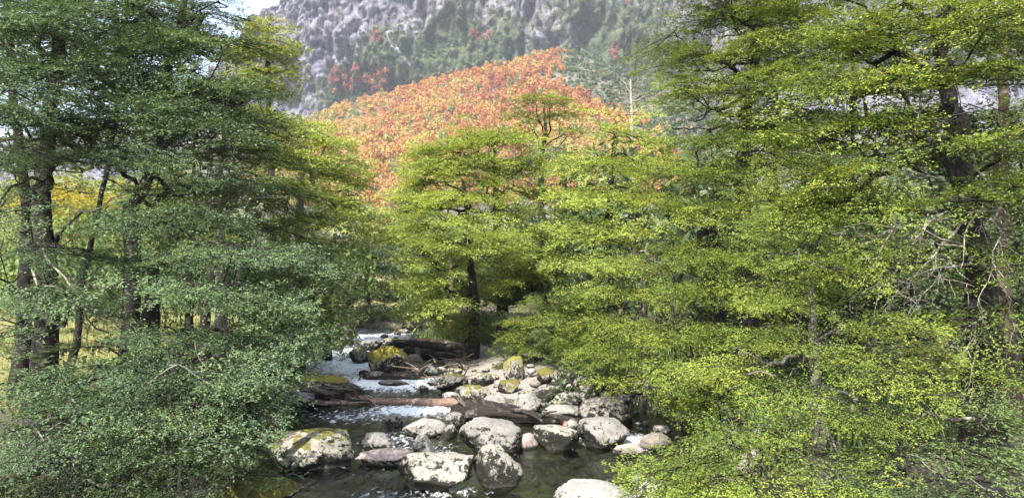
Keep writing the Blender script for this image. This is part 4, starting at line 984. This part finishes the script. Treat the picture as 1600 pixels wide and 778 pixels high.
RM = {"speck": rock_mat("stone_speckled", 0.125, 0.0, (0.265, 0.252, 0.218), (0.16, 0.152, 0.134)), "mid": rock_mat("stone_grey", 0.075, 0.0, (0.215, 0.208, 0.198), (0.12, 0.116, 0.11)), "clean": rock_mat("stone_pale", 0.035, 0.0, (0.265, 0.256, 0.242), (0.15, 0.145, 0.137)),
      "pink": rock_mat("stone_pinkish", -0.04, 0.0, (0.29, 0.245, 0.232), (0.19, 0.162, 0.153)), "mossy": rock_mat("stone_mossy", 0.08, 0.40, (0.24, 0.23, 0.2), (0.14, 0.13, 0.12), (0.115, 0.105, 0.02)), "moss": rock_mat("stone_moss_cap", 0.05, 0.52, (0.26, 0.25, 0.23), (0.15, 0.145, 0.135), (0.19, 0.172, 0.026)),
      "bmoss": rock_mat("stone_speckled_mossy", 0.12, 0.10, (0.28, 0.265, 0.22), (0.16, 0.152, 0.128), (0.13, 0.125, 0.03)), "orange": rock_mat("stone_orange_moss", 0.07, 0.42, (0.24, 0.23, 0.2), (0.14, 0.13, 0.12), (0.15, 0.095, 0.02)),
      "brown": rock_mat("stone_brown", 0.0, 0.0, (0.19, 0.168, 0.145), (0.11, 0.098, 0.084)), "dark": rock_mat("stone_dark", 0.14, 0.0, (0.21, 0.2, 0.185), (0.09, 0.085, 0.08)),
      "bed": rock_mat("stone_river_bed", -0.1, 0.0, (0.30, 0.28, 0.13), (0.14, 0.13, 0.07))}
_ico = {}
def ico(l):
    if l not in _ico:
        bm = bmesh.new(); bmesh.ops.create_icosphere(bm, subdivisions=l, radius=1)
        _ico[l] = (np.array([v.co for v in bm.verts]), np.array([[v.index for v in f.verts] for f in bm.faces])); bm.free()
    return _ico[l]
def rock_mesh(seed, w, dpt, h, lvl=4, ang=0.6, peak=0.0, skew=0.0, sink=0.35):
    """faceted stone: w wide (x), dpt deep (y), its top h above z = 0, with a share sunk below"""
    r = np.random.RandomState(seed)
    D, F = ico(lvl); ang = min(1.0, ang + 0.25)
    nr = r.normal(size=(15, 3)) * [1, 1, .75]; nr /= np.linalg.norm(nr, axis=1)[:, None]
    nr[0] = (0.1 * r.normal(), 0.1 * r.normal(), 1); nr[0] /= np.linalg.norm(nr[0])
    cc = r.uniform(0.62, 0.95, 15)
    dots = D @ nr.T
    rr = np.min(np.where(dots > 0.05, cc / np.maximum(dots, 0.05), 9), axis=1)
    rr = np.minimum(rr, 1.25)
    rad = (1 - ang) * 0.95 + ang * rr
    V = D * rad[:, None]
    V = V * (1 + 0.13 * fbm(D * 1.7 + seed, 4) + 0.06 * (1 - 2 * np.abs(fbm(D * 3.1 + seed * 3, 4))) + 0.03 * fbm(D * 9 + seed, 3))[:, None]
    z = V[:, 2]
    if peak: V[:, :2] *= (1 - 0.75 * peak * np.clip(z + 0.2, 0, 1.2) / 1.2)[:, None]
    V[:, 0] += skew * z
    V[:, 0] -= (V[:, 0].max() + V[:, 0].min()) / 2; V[:, 1] -= (V[:, 1].max() + V[:, 1].min()) / 2
    V *= [w / np.ptp(V[:, 0]), dpt / np.ptp(V[:, 1]), 1]
    z = V[:, 2]; z0, z1 = z.min(), z.max()
    V[:, 2] = (z - z1) / (z1 - z0) * h * (1 + sink) + h
    return mesh_np("stone", V, None, F, smooth=True)
def stone(x0, x1, ytop, ybase, m, label, seed, ang=0.6, peak=0.0, skew=0.0, deep=0.8, cat="boulder", group=None, z=None, lvl=None, name="boulder", sink=0.35):
    xc = (x0 + x1) / 2
    g = onto(xc, ybase)
    if z is None:
        z = max(0.0, gz(g[0], g[1]) if not (xl(g[1]) < g[0] < xr(g[1])) else 0.0)
        z = min(z, 0.9)
    g = onto(xc, ybase, z)
    d = g[1]; w = (x1 - x0) * d / FPX
    dep = max(w * deep, 0.1)
    c = g + ray(xc, ybase) * [1, 1, 0] * (dep * 0.42 / np.linalg.norm(ray(xc, ybase)[:2]))
    dc = c[1]
    ztop = P(xc, ytop, dc)[2]
    h = max(ztop - z, 0.08)
    w = (x1 - x0) * dc / FPX
    l = lvl or (5 if (x1 - x0) > 90 else 4 if (x1 - x0) > 32 else 3)
    me = rock_mesh(seed, w, dep, h, l, ang, peak, skew, sink); me.materials.append(RM[m])
    o = obj(name, me, None, (c[0], c[1], z)); tag(o, label, cat, group)
    return o
ST = [
 (401, 553, 672, 736, "bmoss", "long low speckled boulder lying at the shaded bank", .5, 0, -.15, .75),
 (275, 470, 748, 800, "mossy", "broad mossy boulder at the bottom corner below the pale stump", .35, 0, 0, .6),
 (563, 612, 675, 704, "clean", "small pale pointed rock behind the flat pinkish slab", .6, .5, 0, .8),
 (557, 646, 700, 730, "pink", "flat pinkish slab rock in midstream", .5, 0, .1, .6),
 (645, 681, 673, 722, "clean", "narrow upright pale rock beside the pinkish slab", .6, .12, 0, .8),
 (619, 741, 707, 770, "speck", "wedge-shaped boulder blotched with black lichen, nearest midstream", .75, .25, .05, .75),
 (602, 631, 645, 665, "mid", "small dark-backed rock standing in the current below the fallen log", .7, .3, 0, .8),
 (630, 699, 654, 682, "clean", "pale flat-topped rock beyond the narrow upright one", .6, .1, 0, .7),
 (697, 727, 643, 668, "mid", "rough grey rock wedged against the driftwood stump's broad end", .7, .1, 0, .8),
 (694, 716, 662, 684, "mid", "small grey rock under the rough one by the driftwood stump", .6, .1, 0, .9),
 (739, 817, 695, 762, "speck", "steep angular boulder streaked with black lichen", .8, .35, -.12, .8),
 (718, 816, 655, 708, "mid", "large smooth grey boulder under the driftwood stump", .5, .05, -.1, .8),
 (811, 841, 676, 701, "pink", "tan rock tucked against the large smooth grey boulder", .6, .2, 0, .8),
 (832, 907, 664, 703, "speck", "speckled block in front of the red broken wood", .65, .05, .05, .8),
 (903, 983, 653, 701, "mid", "squarish pale boulder with a dab of moss on top", .6, .05, 0, .85),
 (902, 988, 620, 665, "speck", "big round-backed boulder dappled black beside the sunny bank", .5, .1, .1, .8),
 (952, 993, 616, 642, "mid", "plain grey rock half behind the big dappled boulder", .5, .1, 0, .8),
 (864, 910, 612, 634, "clean", "smooth pale grey oval stone behind the driftwood", .3, 0, 0, .7),
 (846, 906, 632, 656, "clean", "gleaming white low stone above the driftwood's thin end", .4, .1, 0, .7),
 (827, 878, 600, 628, "dark", "pale-topped stone with a dark front face", .6, .1, 0, .8),
 (914, 960, 603, 627, "dark", "dark lichened stone below the sunny shrubs", .6, .1, 0, .8),
 (801, 846, 613, 643, "clean", "pale rock with a sloping face behind the driftwood stump", .7, .3, -.1, .8),
 (778, 813, 593, 614, "mossy", "knobbly stone with mossy crown on the cobble bar", .6, .1, 0, .8),
 (749, 792, 616, 636, "mid", "low grey stone just behind the driftwood stump's top", .6, .1, 0, .8),
 (708, 768, 601, 628, "bmoss", "pale mossy-backed rock at the fallen log's broad end", .5, .1, 0, .8),
 (681, 733, 584, 612, "bmoss", "lichened hump of rock at the edge of the white riffle", .5, .1, 0, .8),
 (998, 1050, 677, 702, "brown", "smooth brown boulder in the side channel", .3, .05, 0, .8),
 (1020, 1049, 664, 680, "mid", "small rounded rock behind the smooth brown boulder", .4, .05, 0, .8),
 (866, 992, 752, 800, "clean", "broad white boulder at the lower edge below the clear pool", .4, .1, 0, .7),
 (984, 1010, 739, 758, "clean", "little pale stone perched beside the broad white boulder", .4, .1, 0, .8),
 (985, 1062, 748, 800, "speck", "black-blotched boulder under the overhanging sapling", .55, .1, 0, .8),
 (957, 1003, 692, 712, "pink", "low tan slab by the squarish pale boulder", .5, 0, 0, .6),
 (574, 640, 540, 584, "moss", "big boulder wearing a thick cap of yellow moss", .45, .0, 0, .8),
 (544, 579, 544, 567, "mid", "grey knobbly rock left of the moss-capped boulder", .6, .1, 0, .8),
 (636, 657, 553, 575, "brown", "reddish brown rock right of the moss-capped boulder", .5, .1, 0, .8),
 (450, 492, 613, 640, "mid", "round grey stone under the brush pile", .35, 0, 0, .8),
 (406, 450, 640, 664, "orange", "orange mossy stone on the shaded bank", .4, 0, 0, .8),
 (398, 432, 655, 680, "orange", "darker mossy stone beside the orange one", .4, 0, 0, .8),
 (498, 538, 669, 684, "dark", "dark barely emerging rock behind the long low boulder", .6, 0, 0, .7),
 (516, 550, 509, 526, "dark", "dark rock at the waterside by the dry brown bush", .5, .1, 0, .8),
 (628, 648, 504, 517, "mid", "grey rock at the end of the far bank log", .6, .1, 0, .8),
 (562, 596, 530, 547, "mid", "grey rock upstream of the moss-capped boulder", .6, .1, 0, .8),
 (596, 622, 528, 542, "bmoss", "small lichened rock upstream beside the grey one", .6, .1, 0, .8),
 (735, 772, 580, 604, "bmoss", "lichened stone below the drift log pile", .6, .1, 0, .8),
 (786, 820, 555, 592, "moss", "mossy standing stone among the bank shrubs", .4, .1, 0, .8),
 (838, 866, 574, 596, "mossy", "mossy stone at the foot of the fan-shaped sapling", .4, .1, 0, .8),
 (870, 900, 572, 600, "mossy", "mossy stone below the bright shrub", .4, .1, 0, .8),
 (690, 720, 612, 634, "mid", "small stone under the fallen log's broad end", .6, .1, 0, .8),
 (880, 904, 655, 670, "clean", "small pale stone between driftwood and squarish boulder", .5, .1, 0, .8),
 (660, 690, 664, 682, "mid", "grey stone at the right foot of the pale flat-topped rock", .5, .1, 0, .8),
 (590, 640, 594, 603, "dark", "dark wet stones' crest breaking the white riffle", .5, .1, 0, .6),
 (566, 600, 580, 594, "dark", "dark wet rock at the roots of the short sunken log", .6, .1, 0, .8),
 (1150, 1192, 700, 735, "pink", "pale tan rock under the sapling on the sunny bank", .6, .1, 0, .8),
 (1090, 1130, 690, 712, "dark", "dark shaded rock under the overhanging boughs", .6, .1, 0, .8),
 (640, 662, 575, 590, "dark", "dark rock at the foot of the leaning post", .6, .1, 0, .8),
 (655, 685, 570, 588, "mid", "grey rock between the leaning post and the lichened hump", .6, .1, 0, .8),
 (930, 962, 590, 606, "mossy", "small mossy rock at the back of the cobble bar", .6, .1, 0, .8),
]
for i, (a, b_, yt, yb, m, lab, an, pk, sk, dp) in enumerate(ST):
    stone(a, b_, yt, yb, m, lab, 1000 + i, an, pk, sk, dp)
rs = np.random.RandomState(5)
# smaller cobbles of the bar and bank, each one a stone
n = 0
while n < 95:
    px, py = rs.uniform(640, 1000), rs.uniform(575, 655)
    if px < 720 and py > 612: continue
    if px > 940 and py < 600: continue
    s = rs.uniform(7, 20)
    q = rs.randint(5); adj = ["grey", "pale", "moss-specked", "brown", "dark lichened"][q]
    zone = "at the back of the gravel bar under the shrubs" if py < 600 else "between the drift pile and the fallen log" if px < 760 else "among the pale boulders behind the driftwood stump" if py < 632 else "beside the big dappled boulder by the sunny bank"
    stone(px - s / 2, px + s / 2, py - s * .55, py, ["mid", "clean", "bmoss", "brown", "dark"][q], "small " + adj + " cobble " + zone, 2000 + n, .5, .1, 0, .9, "stone", adj + " cobbles " + zone, lvl=2, name="cobble")
    n += 1
for n in range(34):
    y = [rs.uniform(510, 530), rs.uniform(590, 640), rs.uniform(660, 700)][n % 3]
    px = [rs.uniform(600, 655), rs.uniform(430, 470), rs.uniform(960, 1060)][n % 3]
    s = rs.uniform(6, 14)
    stone(px - s / 2, px + s / 2, y - s * .5, y, ["mid", "dark", "brown", "bmoss"][rs.randint(4)], ["small stone at the water's edge by the far bend", "small stone at the water's edge near the brush pile", "small stone in the side channel by the brown boulder"][n % 3], 2300 + n, .5, .1, 0, .9, "stone",
          ["edge stones at the far bend", "edge stones near the brush pile", "stones of the side channel"][n % 3], lvl=2, name="cobble")
for n in range(60):                                   # drowned stones in the clear pool
    px, py = (rs.uniform(800, 990), rs.uniform(703, 752)) if n < 42 else (rs.uniform(470, 620), rs.uniform(725, 775))
    s = rs.uniform(10, 30)
    g = onto(px, py, -0.28); w = s * g[1] / FPX
    me = rock_mesh(2400 + n, w, w * .9, 0.10 + 0.10 * rs.rand(), 2, .3, 0, 0, .8); me.materials.append(RM["bed"])
    o = obj("pool_stone", me, None, (g[0], g[1], -0.36))
    tag(o, "yellowish stone lying drowned in the clear green pool" if n < 42 else "stone lying drowned in the dark slack water by the long boulder", "stone", "drowned stones of the clear pool" if n < 42 else "drowned stones of the slack water")

# ------------------------------------------------------------------ driftwood
def log_mesh(pts, rad, sides=12, rough=0.12, seed=0, m=None, split=0.0):
    x = smooth_path(pts, 26); r0 = np.interp(np.linspace(0, 1, 26), np.linspace(0, 1, len(rad)), rad)
    v, q, t = tube(x, r0, sides)
    rr = np.repeat(r0, sides); rr = np.r_[rr, r0[0], r0[-1]]
    ax = np.r_[np.repeat(np.arange(26), sides), 0, 25]
    cen = x[ax]; dv = v - cen
    f = 1 + rough * fbm(np.column_stack([v[:, 0] * 1.5, v[:, 1] * 4, v[:, 2] * 4]) / max(r0.max() * 3, .1) + seed, 4) * 2
    if split: f = f - split * np.abs(fbm(np.column_stack([ax * 0.06, np.arctan2(dv[:, 2], dv[:, 1]) * 3, 0 * ax + seed]), 3)) * 2
    return cen + dv * f[:, None], q, t
def log(name, label, pts, rad, m, cat="log", seed=0, rough=0.12, split=0.0, stubs=(), group=None):
    pts = [np.asarray(p, float) for p in pts]
    base = np.mean(pts, 0)
    v, q, t = log_mesh(pts, rad, 12, rough, seed, m, split)
    if stubs:
        e = empty(name, base); tag(e, label, cat, group)
        tk_ = obj("trunk", mesh_np("trunk", v - base, q, t, [m], smooth=True), e)
        for (a, b_, r) in stubs:
            a, b_ = np.asarray(a, float), np.asarray(b_, float)
            mid = (a + b_) / 2 + np.array([0, 0, .1 * np.linalg.norm(b_ - a)])
            v, q, t = log_mesh([a, mid, b_], [r, r * .8, r * .45], 7, .15, seed + 3)
            obj("branch_stub", mesh_np("branch_stub", v - base, q, t, [m], smooth=True), tk_)
        return e
    o = obj(name, mesh_np(name, v - base, q, t, [m], smooth=True), None, base)
    return tag(o, label, cat, group)
D0 = onto(630, 640)[1] + 1.0
log("fallen_log", "brown fallen log bridging the stream below the white riffle", [P(540, 620, D0 + .5), P(590, 627, D0 + .2), P(650, 629, D0), P(722, 629, D0 - .6)], [.09, .12, .135, .15, .16], WOOD_LOG, seed=1, rough=.10,
    stubs=[(P(570, 622, D0 + .2), P(596, 646, D0 - .6), .05), (P(560, 622, D0 + .3), P(545, 600, D0 - .2), .04)])
D1 = onto(770, 668)[1] + .9
log("driftwood_stump", "dark weathered driftwood stump tapering across the grey boulders", [P(708, 640, D1 + .4), P(750, 643, D1), P(800, 648, D1 - .1), P(850, 653, D1 - .1), P(910, 658, D1)], [.20, .40, .38, .22, .15, .08], WOOD_DARK, seed=2, rough=.42, split=.6,
    stubs=[(P(725, 632, D1), P(705, 618, D1), .07), (P(740, 650, D1 - .2), P(712, 658, D1 - .4), .08), (P(720, 645, D1), P(700, 650, D1 - .1), .07), (P(755, 632, D1), P(742, 616, D1), .05), (P(840, 655, D1 - .2), P(870, 642, D1 - .4), .04), (P(800, 640, D1 - .2), P(850, 660, D1 - .5), .08)])
log("broken_wood", "short reddish chunk of broken wood wedged between boulders", [P(882, 662, D1 - .6), P(893, 668, D1 - .8), P(906, 684, D1 - 1.0)], [.10, .16, .16, .13], WOOD_RED, "wood", 3, .25, .3)
D2 = onto(690, 562)[1] + 1.5
log("drift_log", "long dark log crowning the drift pile with an upturned stub", [P(612, 536, D2), P(660, 541, D2 - .3), P(700, 545, D2 - .4), P(738, 548, D2 - .4)], [.22, .30, .30, .34, .28], WOOD_DARK, seed=4, rough=.2, split=.25, stubs=[(P(720, 545, D2 - .4), P(729, 530, D2 - .5), .13), (P(690, 542, D2 - .4), P(684, 536, D2 - .5), .12), (P(640, 540, D2 - .2), P(622, 534, D2 - .4), .10)])
log("drift_log", "second dark log lying under the crowning one in the drift pile", [P(632, 547, D2 - .8), P(680, 556, D2 - 1.0), P(724, 558, D2 - 1.0)], [.24, .30, .28, .20], WOOD_DARK, seed=5, rough=.2, split=.25)
log("drift_log", "thinner log slanting at the back of the drift pile", [P(640, 532, D2 + 1), P(690, 535, D2 + .8), P(720, 540, D2 + .4)], [.14, .17, .12], WOOD_LOG, seed=6, rough=.2)
log("leaning_post", "pale bare post leaning upright against the drift pile", [P(651, 543, D2 - 1.4), P(656, 560, D2 - 1.7), P(662, 582, D2 - 2.0)], [.10, .12, .13], BARK_GREY, "post", 7, .1)
D3 = onto(610, 595)[1] + .4
log("sunken_log", "short dark log lying in the riffle before the moss-capped boulder", [P(562, 583, D3 + .2), P(600, 590, D3), P(640, 587, D3), P(662, 590, D3)], [.12, .18, .2, .17, .1], WOOD_DARK, seed=8, rough=.2, split=.2, stubs=[(P(570, 584, D3), P(560, 594, D3 - .3), .05), (P(580, 586, D3), P(566, 578, D3), .05), (P(655, 586, D3), P(668, 572, D3), .09)])
D4 = onto(590, 519)[1] - .3
log("bank_log", "grey log lying along the far bank at the bend", [P(542, 508, D4), P(580, 507, D4), P(628, 511, D4)], [.20, .28, .28, .2], BARK_GREY, seed=9, rough=.15)
D5 = onto(915, 615)[1] + 1.2
log("pale_stick", "pale broken branch leaning by the dark stump on the sunny bank", [P(911, 590, D5), P(922, 598, D5 - .3), P(932, 606, D5 - .5)], [.06, .07, .06], BARK_PALE, "branch", 10, .08)
log("dark_stump", "dark upright broken stump among the mossy stones", [P(905, 612, D5 + .5), P(903, 598, D5 + .5), P(898, 584, D5 + .6)], [.36, .30, .2, .06], WOOD_DARK, "stump", 11, .3, .4)
b = P(0, 0, 10.6)
log("fallen_log", "grey fallen log lying in the undergrowth at the lower corner", [P(-30, 748, 10.4), P(50, 732, 10.8), P(118, 716, 11.2)], [.10, .12, .11], BARK_GREY, seed=12, rough=.12)
log("dead_stump", "sawn-looking grey stump at the end of the undergrowth log", [P(124, 745, 11.0), P(123, 725, 11.0), P(122, 708, 11.0)], [.19, .165, .155], BARK_GREY, "stump", 13, .12)
log("pale_stump", "small bleached stub standing above the broad mossy boulder", [P(306, 754, 12.0), P(314, 742, 12.0), P(322, 727, 12.1)], [.14, .08, .06, .05], BARK_PALE, "stump", 14, .25, .3)
log("rotten_log", "rotten grey log end beside the broad mossy boulder", [P(280, 775, 11.2), P(310, 768, 11.5), P(335, 762, 11.9)], [.12, .11, .08], BARK_GREY, seed=15, rough=.25, split=.3)
# brush pile with its moss roof: each stick its own part
e = empty("brush_pile", onto(510, 632)); tag(e, "tangled brush pile with a yellow mossy top beside the stream", "brush pile")
bp = np.array(e.location); rs = np.random.RandomState(21)
DB = onto(510, 632)[1]
md = rock_mesh(77, 3.0, 1.6, .72, 4, .2, .35, 0, .2); md.materials.append(gm); obj("soil_mound", md, e, tuple(P(500, 632, DB + .9) * [1, 1, 0] - bp * [1, 1, 0]))
mo = rock_mesh(78, 2.0, 1.0, .3, 4, .15, .3, 0, .2); mo.materials.append(RM["moss"]); obj("moss_cap", mo, e, tuple(P(500, 600, DB + 1.0) - bp))
for k in range(70):
    px, py = rs.uniform(450, 562), rs.uniform(602, 634)
    py = max(py, 600 + abs(px - 505) * .28)
    a = rs.normal() * .35 + (0.25 if px > 505 else -.2); L = rs.uniform(.5, 1.5)
    c = P(px, py, DB + rs.uniform(-.3, .5)); dv = np.array([math.cos(a), rs.normal() * .35, -math.sin(a) * .6])
    v, q, t = log_mesh([c - dv * L / 2, c + rs.normal(size=3) * .05, c + dv * L / 2], [.03, .024, .012] if k > 8 else [.08, .09, .05], 6, .12, k)
    obj("stick", mesh_np("stick", v - bp, q, t, [[WOOD_DARK, WOOD_LOG, BARK_GREY, BARK_PALE][rs.randint(4)]], smooth=True), e)
# loose drift sticks among the upper log pile
for k in range(36):
    px, py = rs.uniform(640, 735), rs.uniform(548, 590)
    c = onto(px, py + 8) * [1, 1, 0]; z = CAM_H + ray(px, py)[2] * c[1]; c[2] = max(z, gz(c[0], c[1]) + .03)
    a = rs.uniform(0, 3.14); L = rs.uniform(.6, 1.8); dv = np.array([math.cos(a), .5 * math.sin(a), rs.normal() * .25])
    v, q, t = log_mesh([c - dv * L / 2, c + rs.normal(size=3) * .08, c + dv * L / 2], [.035, .03, .015], 6, .12, k)
    o = obj("drift_stick", mesh_np("drift_stick", v - c, q, t, [[WOOD_DARK, WOOD_LOG, BARK_GREY][rs.randint(3)]], smooth=True), None, c)
    tag(o, "bare stick caught in the drift pile beneath the dark logs", "stick", "loose sticks of the drift pile")
# dead tree spar
b, t = TK(988, 60, [(988, 300), (987, 190), (985, 125)])
e = empty("dead_tree", b); tag(e, "bleached dead spar rising above the bright beeches", "tree")
v, q, tt = tube(smooth_path(t, 20), np.linspace(.3, .06, 20), 8); obj("trunk", mesh_np("trunk", v - b, q, tt, [BARK_PALE], smooth=True), e)
rs = np.random.RandomState(9)
for k in range(9):
    p = P(986 + rs.uniform(-1, 2), 135 + k * 6, 60); dv = np.array([rs.choice([-1, 1]) * rs.uniform(.4, .9), rs.normal() * .4, rs.uniform(.1, .6)])
    v, q, tt = tube([p, p + dv * .6, p + dv * 1.0 + [0, 0, .2]], [.05, .035, .015], 5); obj("branch_stub", mesh_np("branch_stub", v - b, q, tt, [BARK_PALE]), e)

# ------------------------------------------------------------------ grass, ferns and leaf litter of the banks (nobody could count it)
def blades(name, label, n, region, hmin, hmax, wid, material, seed, lean=.5, parts=3):
    r = np.random.RandomState(seed); pts = []
    while len(pts) < n:
        x, y = region(r)
        d = max(xl(y) - x, x - xr(y))
        if d > .3: pts.append((x, y))
    p = np.array(pts); z = ground_z(p[:, 0], p[:, 1]); h = r.uniform(hmin, hmax, n); a = r.uniform(0, 6.28, n)
    dirs = np.stack([np.cos(a), np.sin(a), 0 * a], -1); side = np.stack([-np.sin(a), np.cos(a), 0 * a], -1)
    b0 = np.column_stack([p, z - .03]); V = []
    w = wid * r.uniform(.6, 1.4, n)
    for (f, ww) in ((0, 1), (.55, .8), (1, .05)):
        c = b0 + np.array([0, 0, 1.0]) * (h * f * (1 - .25 * f))[:, None] + dirs * (lean * h * f * f * r.uniform(.3, 1.3, n))[:, None]
        V += [c - side * (w * ww / 2)[:, None], c + side * (w * ww / 2)[:, None]]
    V = np.stack(V, 1).reshape(-1, 3); i = np.arange(n)[:, None] * 6
    Q = np.concatenate([i + [0, 1, 3, 2], i + [2, 3, 5, 4]])
    ti = np.clip(.5 + .22 * r.normal(size=n), 0, 1)
    o = obj(name, mesh_np(name, V, Q, None, [material], fattr={"tint": np.r_[ti, ti]})); tag(o, label, name.replace("_", " "), kind="stuff"); TRI[0] += 4 * n
blades("meadow_grass", "yellow sunlit grass of the meadow behind the dark trunks", 9000, lambda r: (r.uniform(-26, -6), r.uniform(18, 48)), .15, .45, .03, LEAF_GOLD, 1)
blades("bank_grass", "green cane grass and ferns along the sunny bank", 9000, lambda r: ((lambda y: (xr(y) + abs(r.normal()) * 3.5 + (5 if 24 < y < 40 else .5), y))(r.uniform(14, 46))), .4, 1.5, .045, LEAF_MID, 2, .6)
blades("waterside_grass", "dark grass and ferns along the shaded bank", 6000, lambda r: ((lambda y: (xl(y) - .3 - abs(r.normal()) * 2.2, y))(r.uniform(9, 50))), .25, .8, .035, LEAF_DARK, 3, .7)

# ------------------------------------------------------------------ air
if HAZE > 0:
    hm = bpy.data.materials.new("air"); hm.use_nodes = True; hn = hm.node_tree
    for x in list(hn.nodes): hn.nodes.remove(x)
    ho = hn.nodes.new("ShaderNodeOutputMaterial"); pv = hn.nodes.new("ShaderNodeVolumePrincipled")
    pv.inputs["Color"].default_value = (0.80, 0.87, 1.0, 1); pv.inputs["Density"].default_value = HAZE; pv.inputs["Anisotropy"].default_value = 0.0
    hn.links.new(pv.outputs[0], ho.inputs["Volume"])
    x0, x1, y0, y1, z0, z1 = -1700, 1700, -100, 1250, -40, 640
    V = [(x, y, z) for z in (z0, z1) for y in (y0, y1) for x in (x0, x1)]
    hz = obj("haze", mesh_np("haze", V, [(0, 2, 3, 1), (4, 5, 7, 6), (0, 1, 5, 4), (2, 6, 7, 3), (0, 4, 6, 2), (1, 3, 7, 5)], None, [hm]))
    tag(hz, "thin blue air between the stream and the mountain", "haze", kind="stuff")
print("NEAR TRIS", TRI[0])
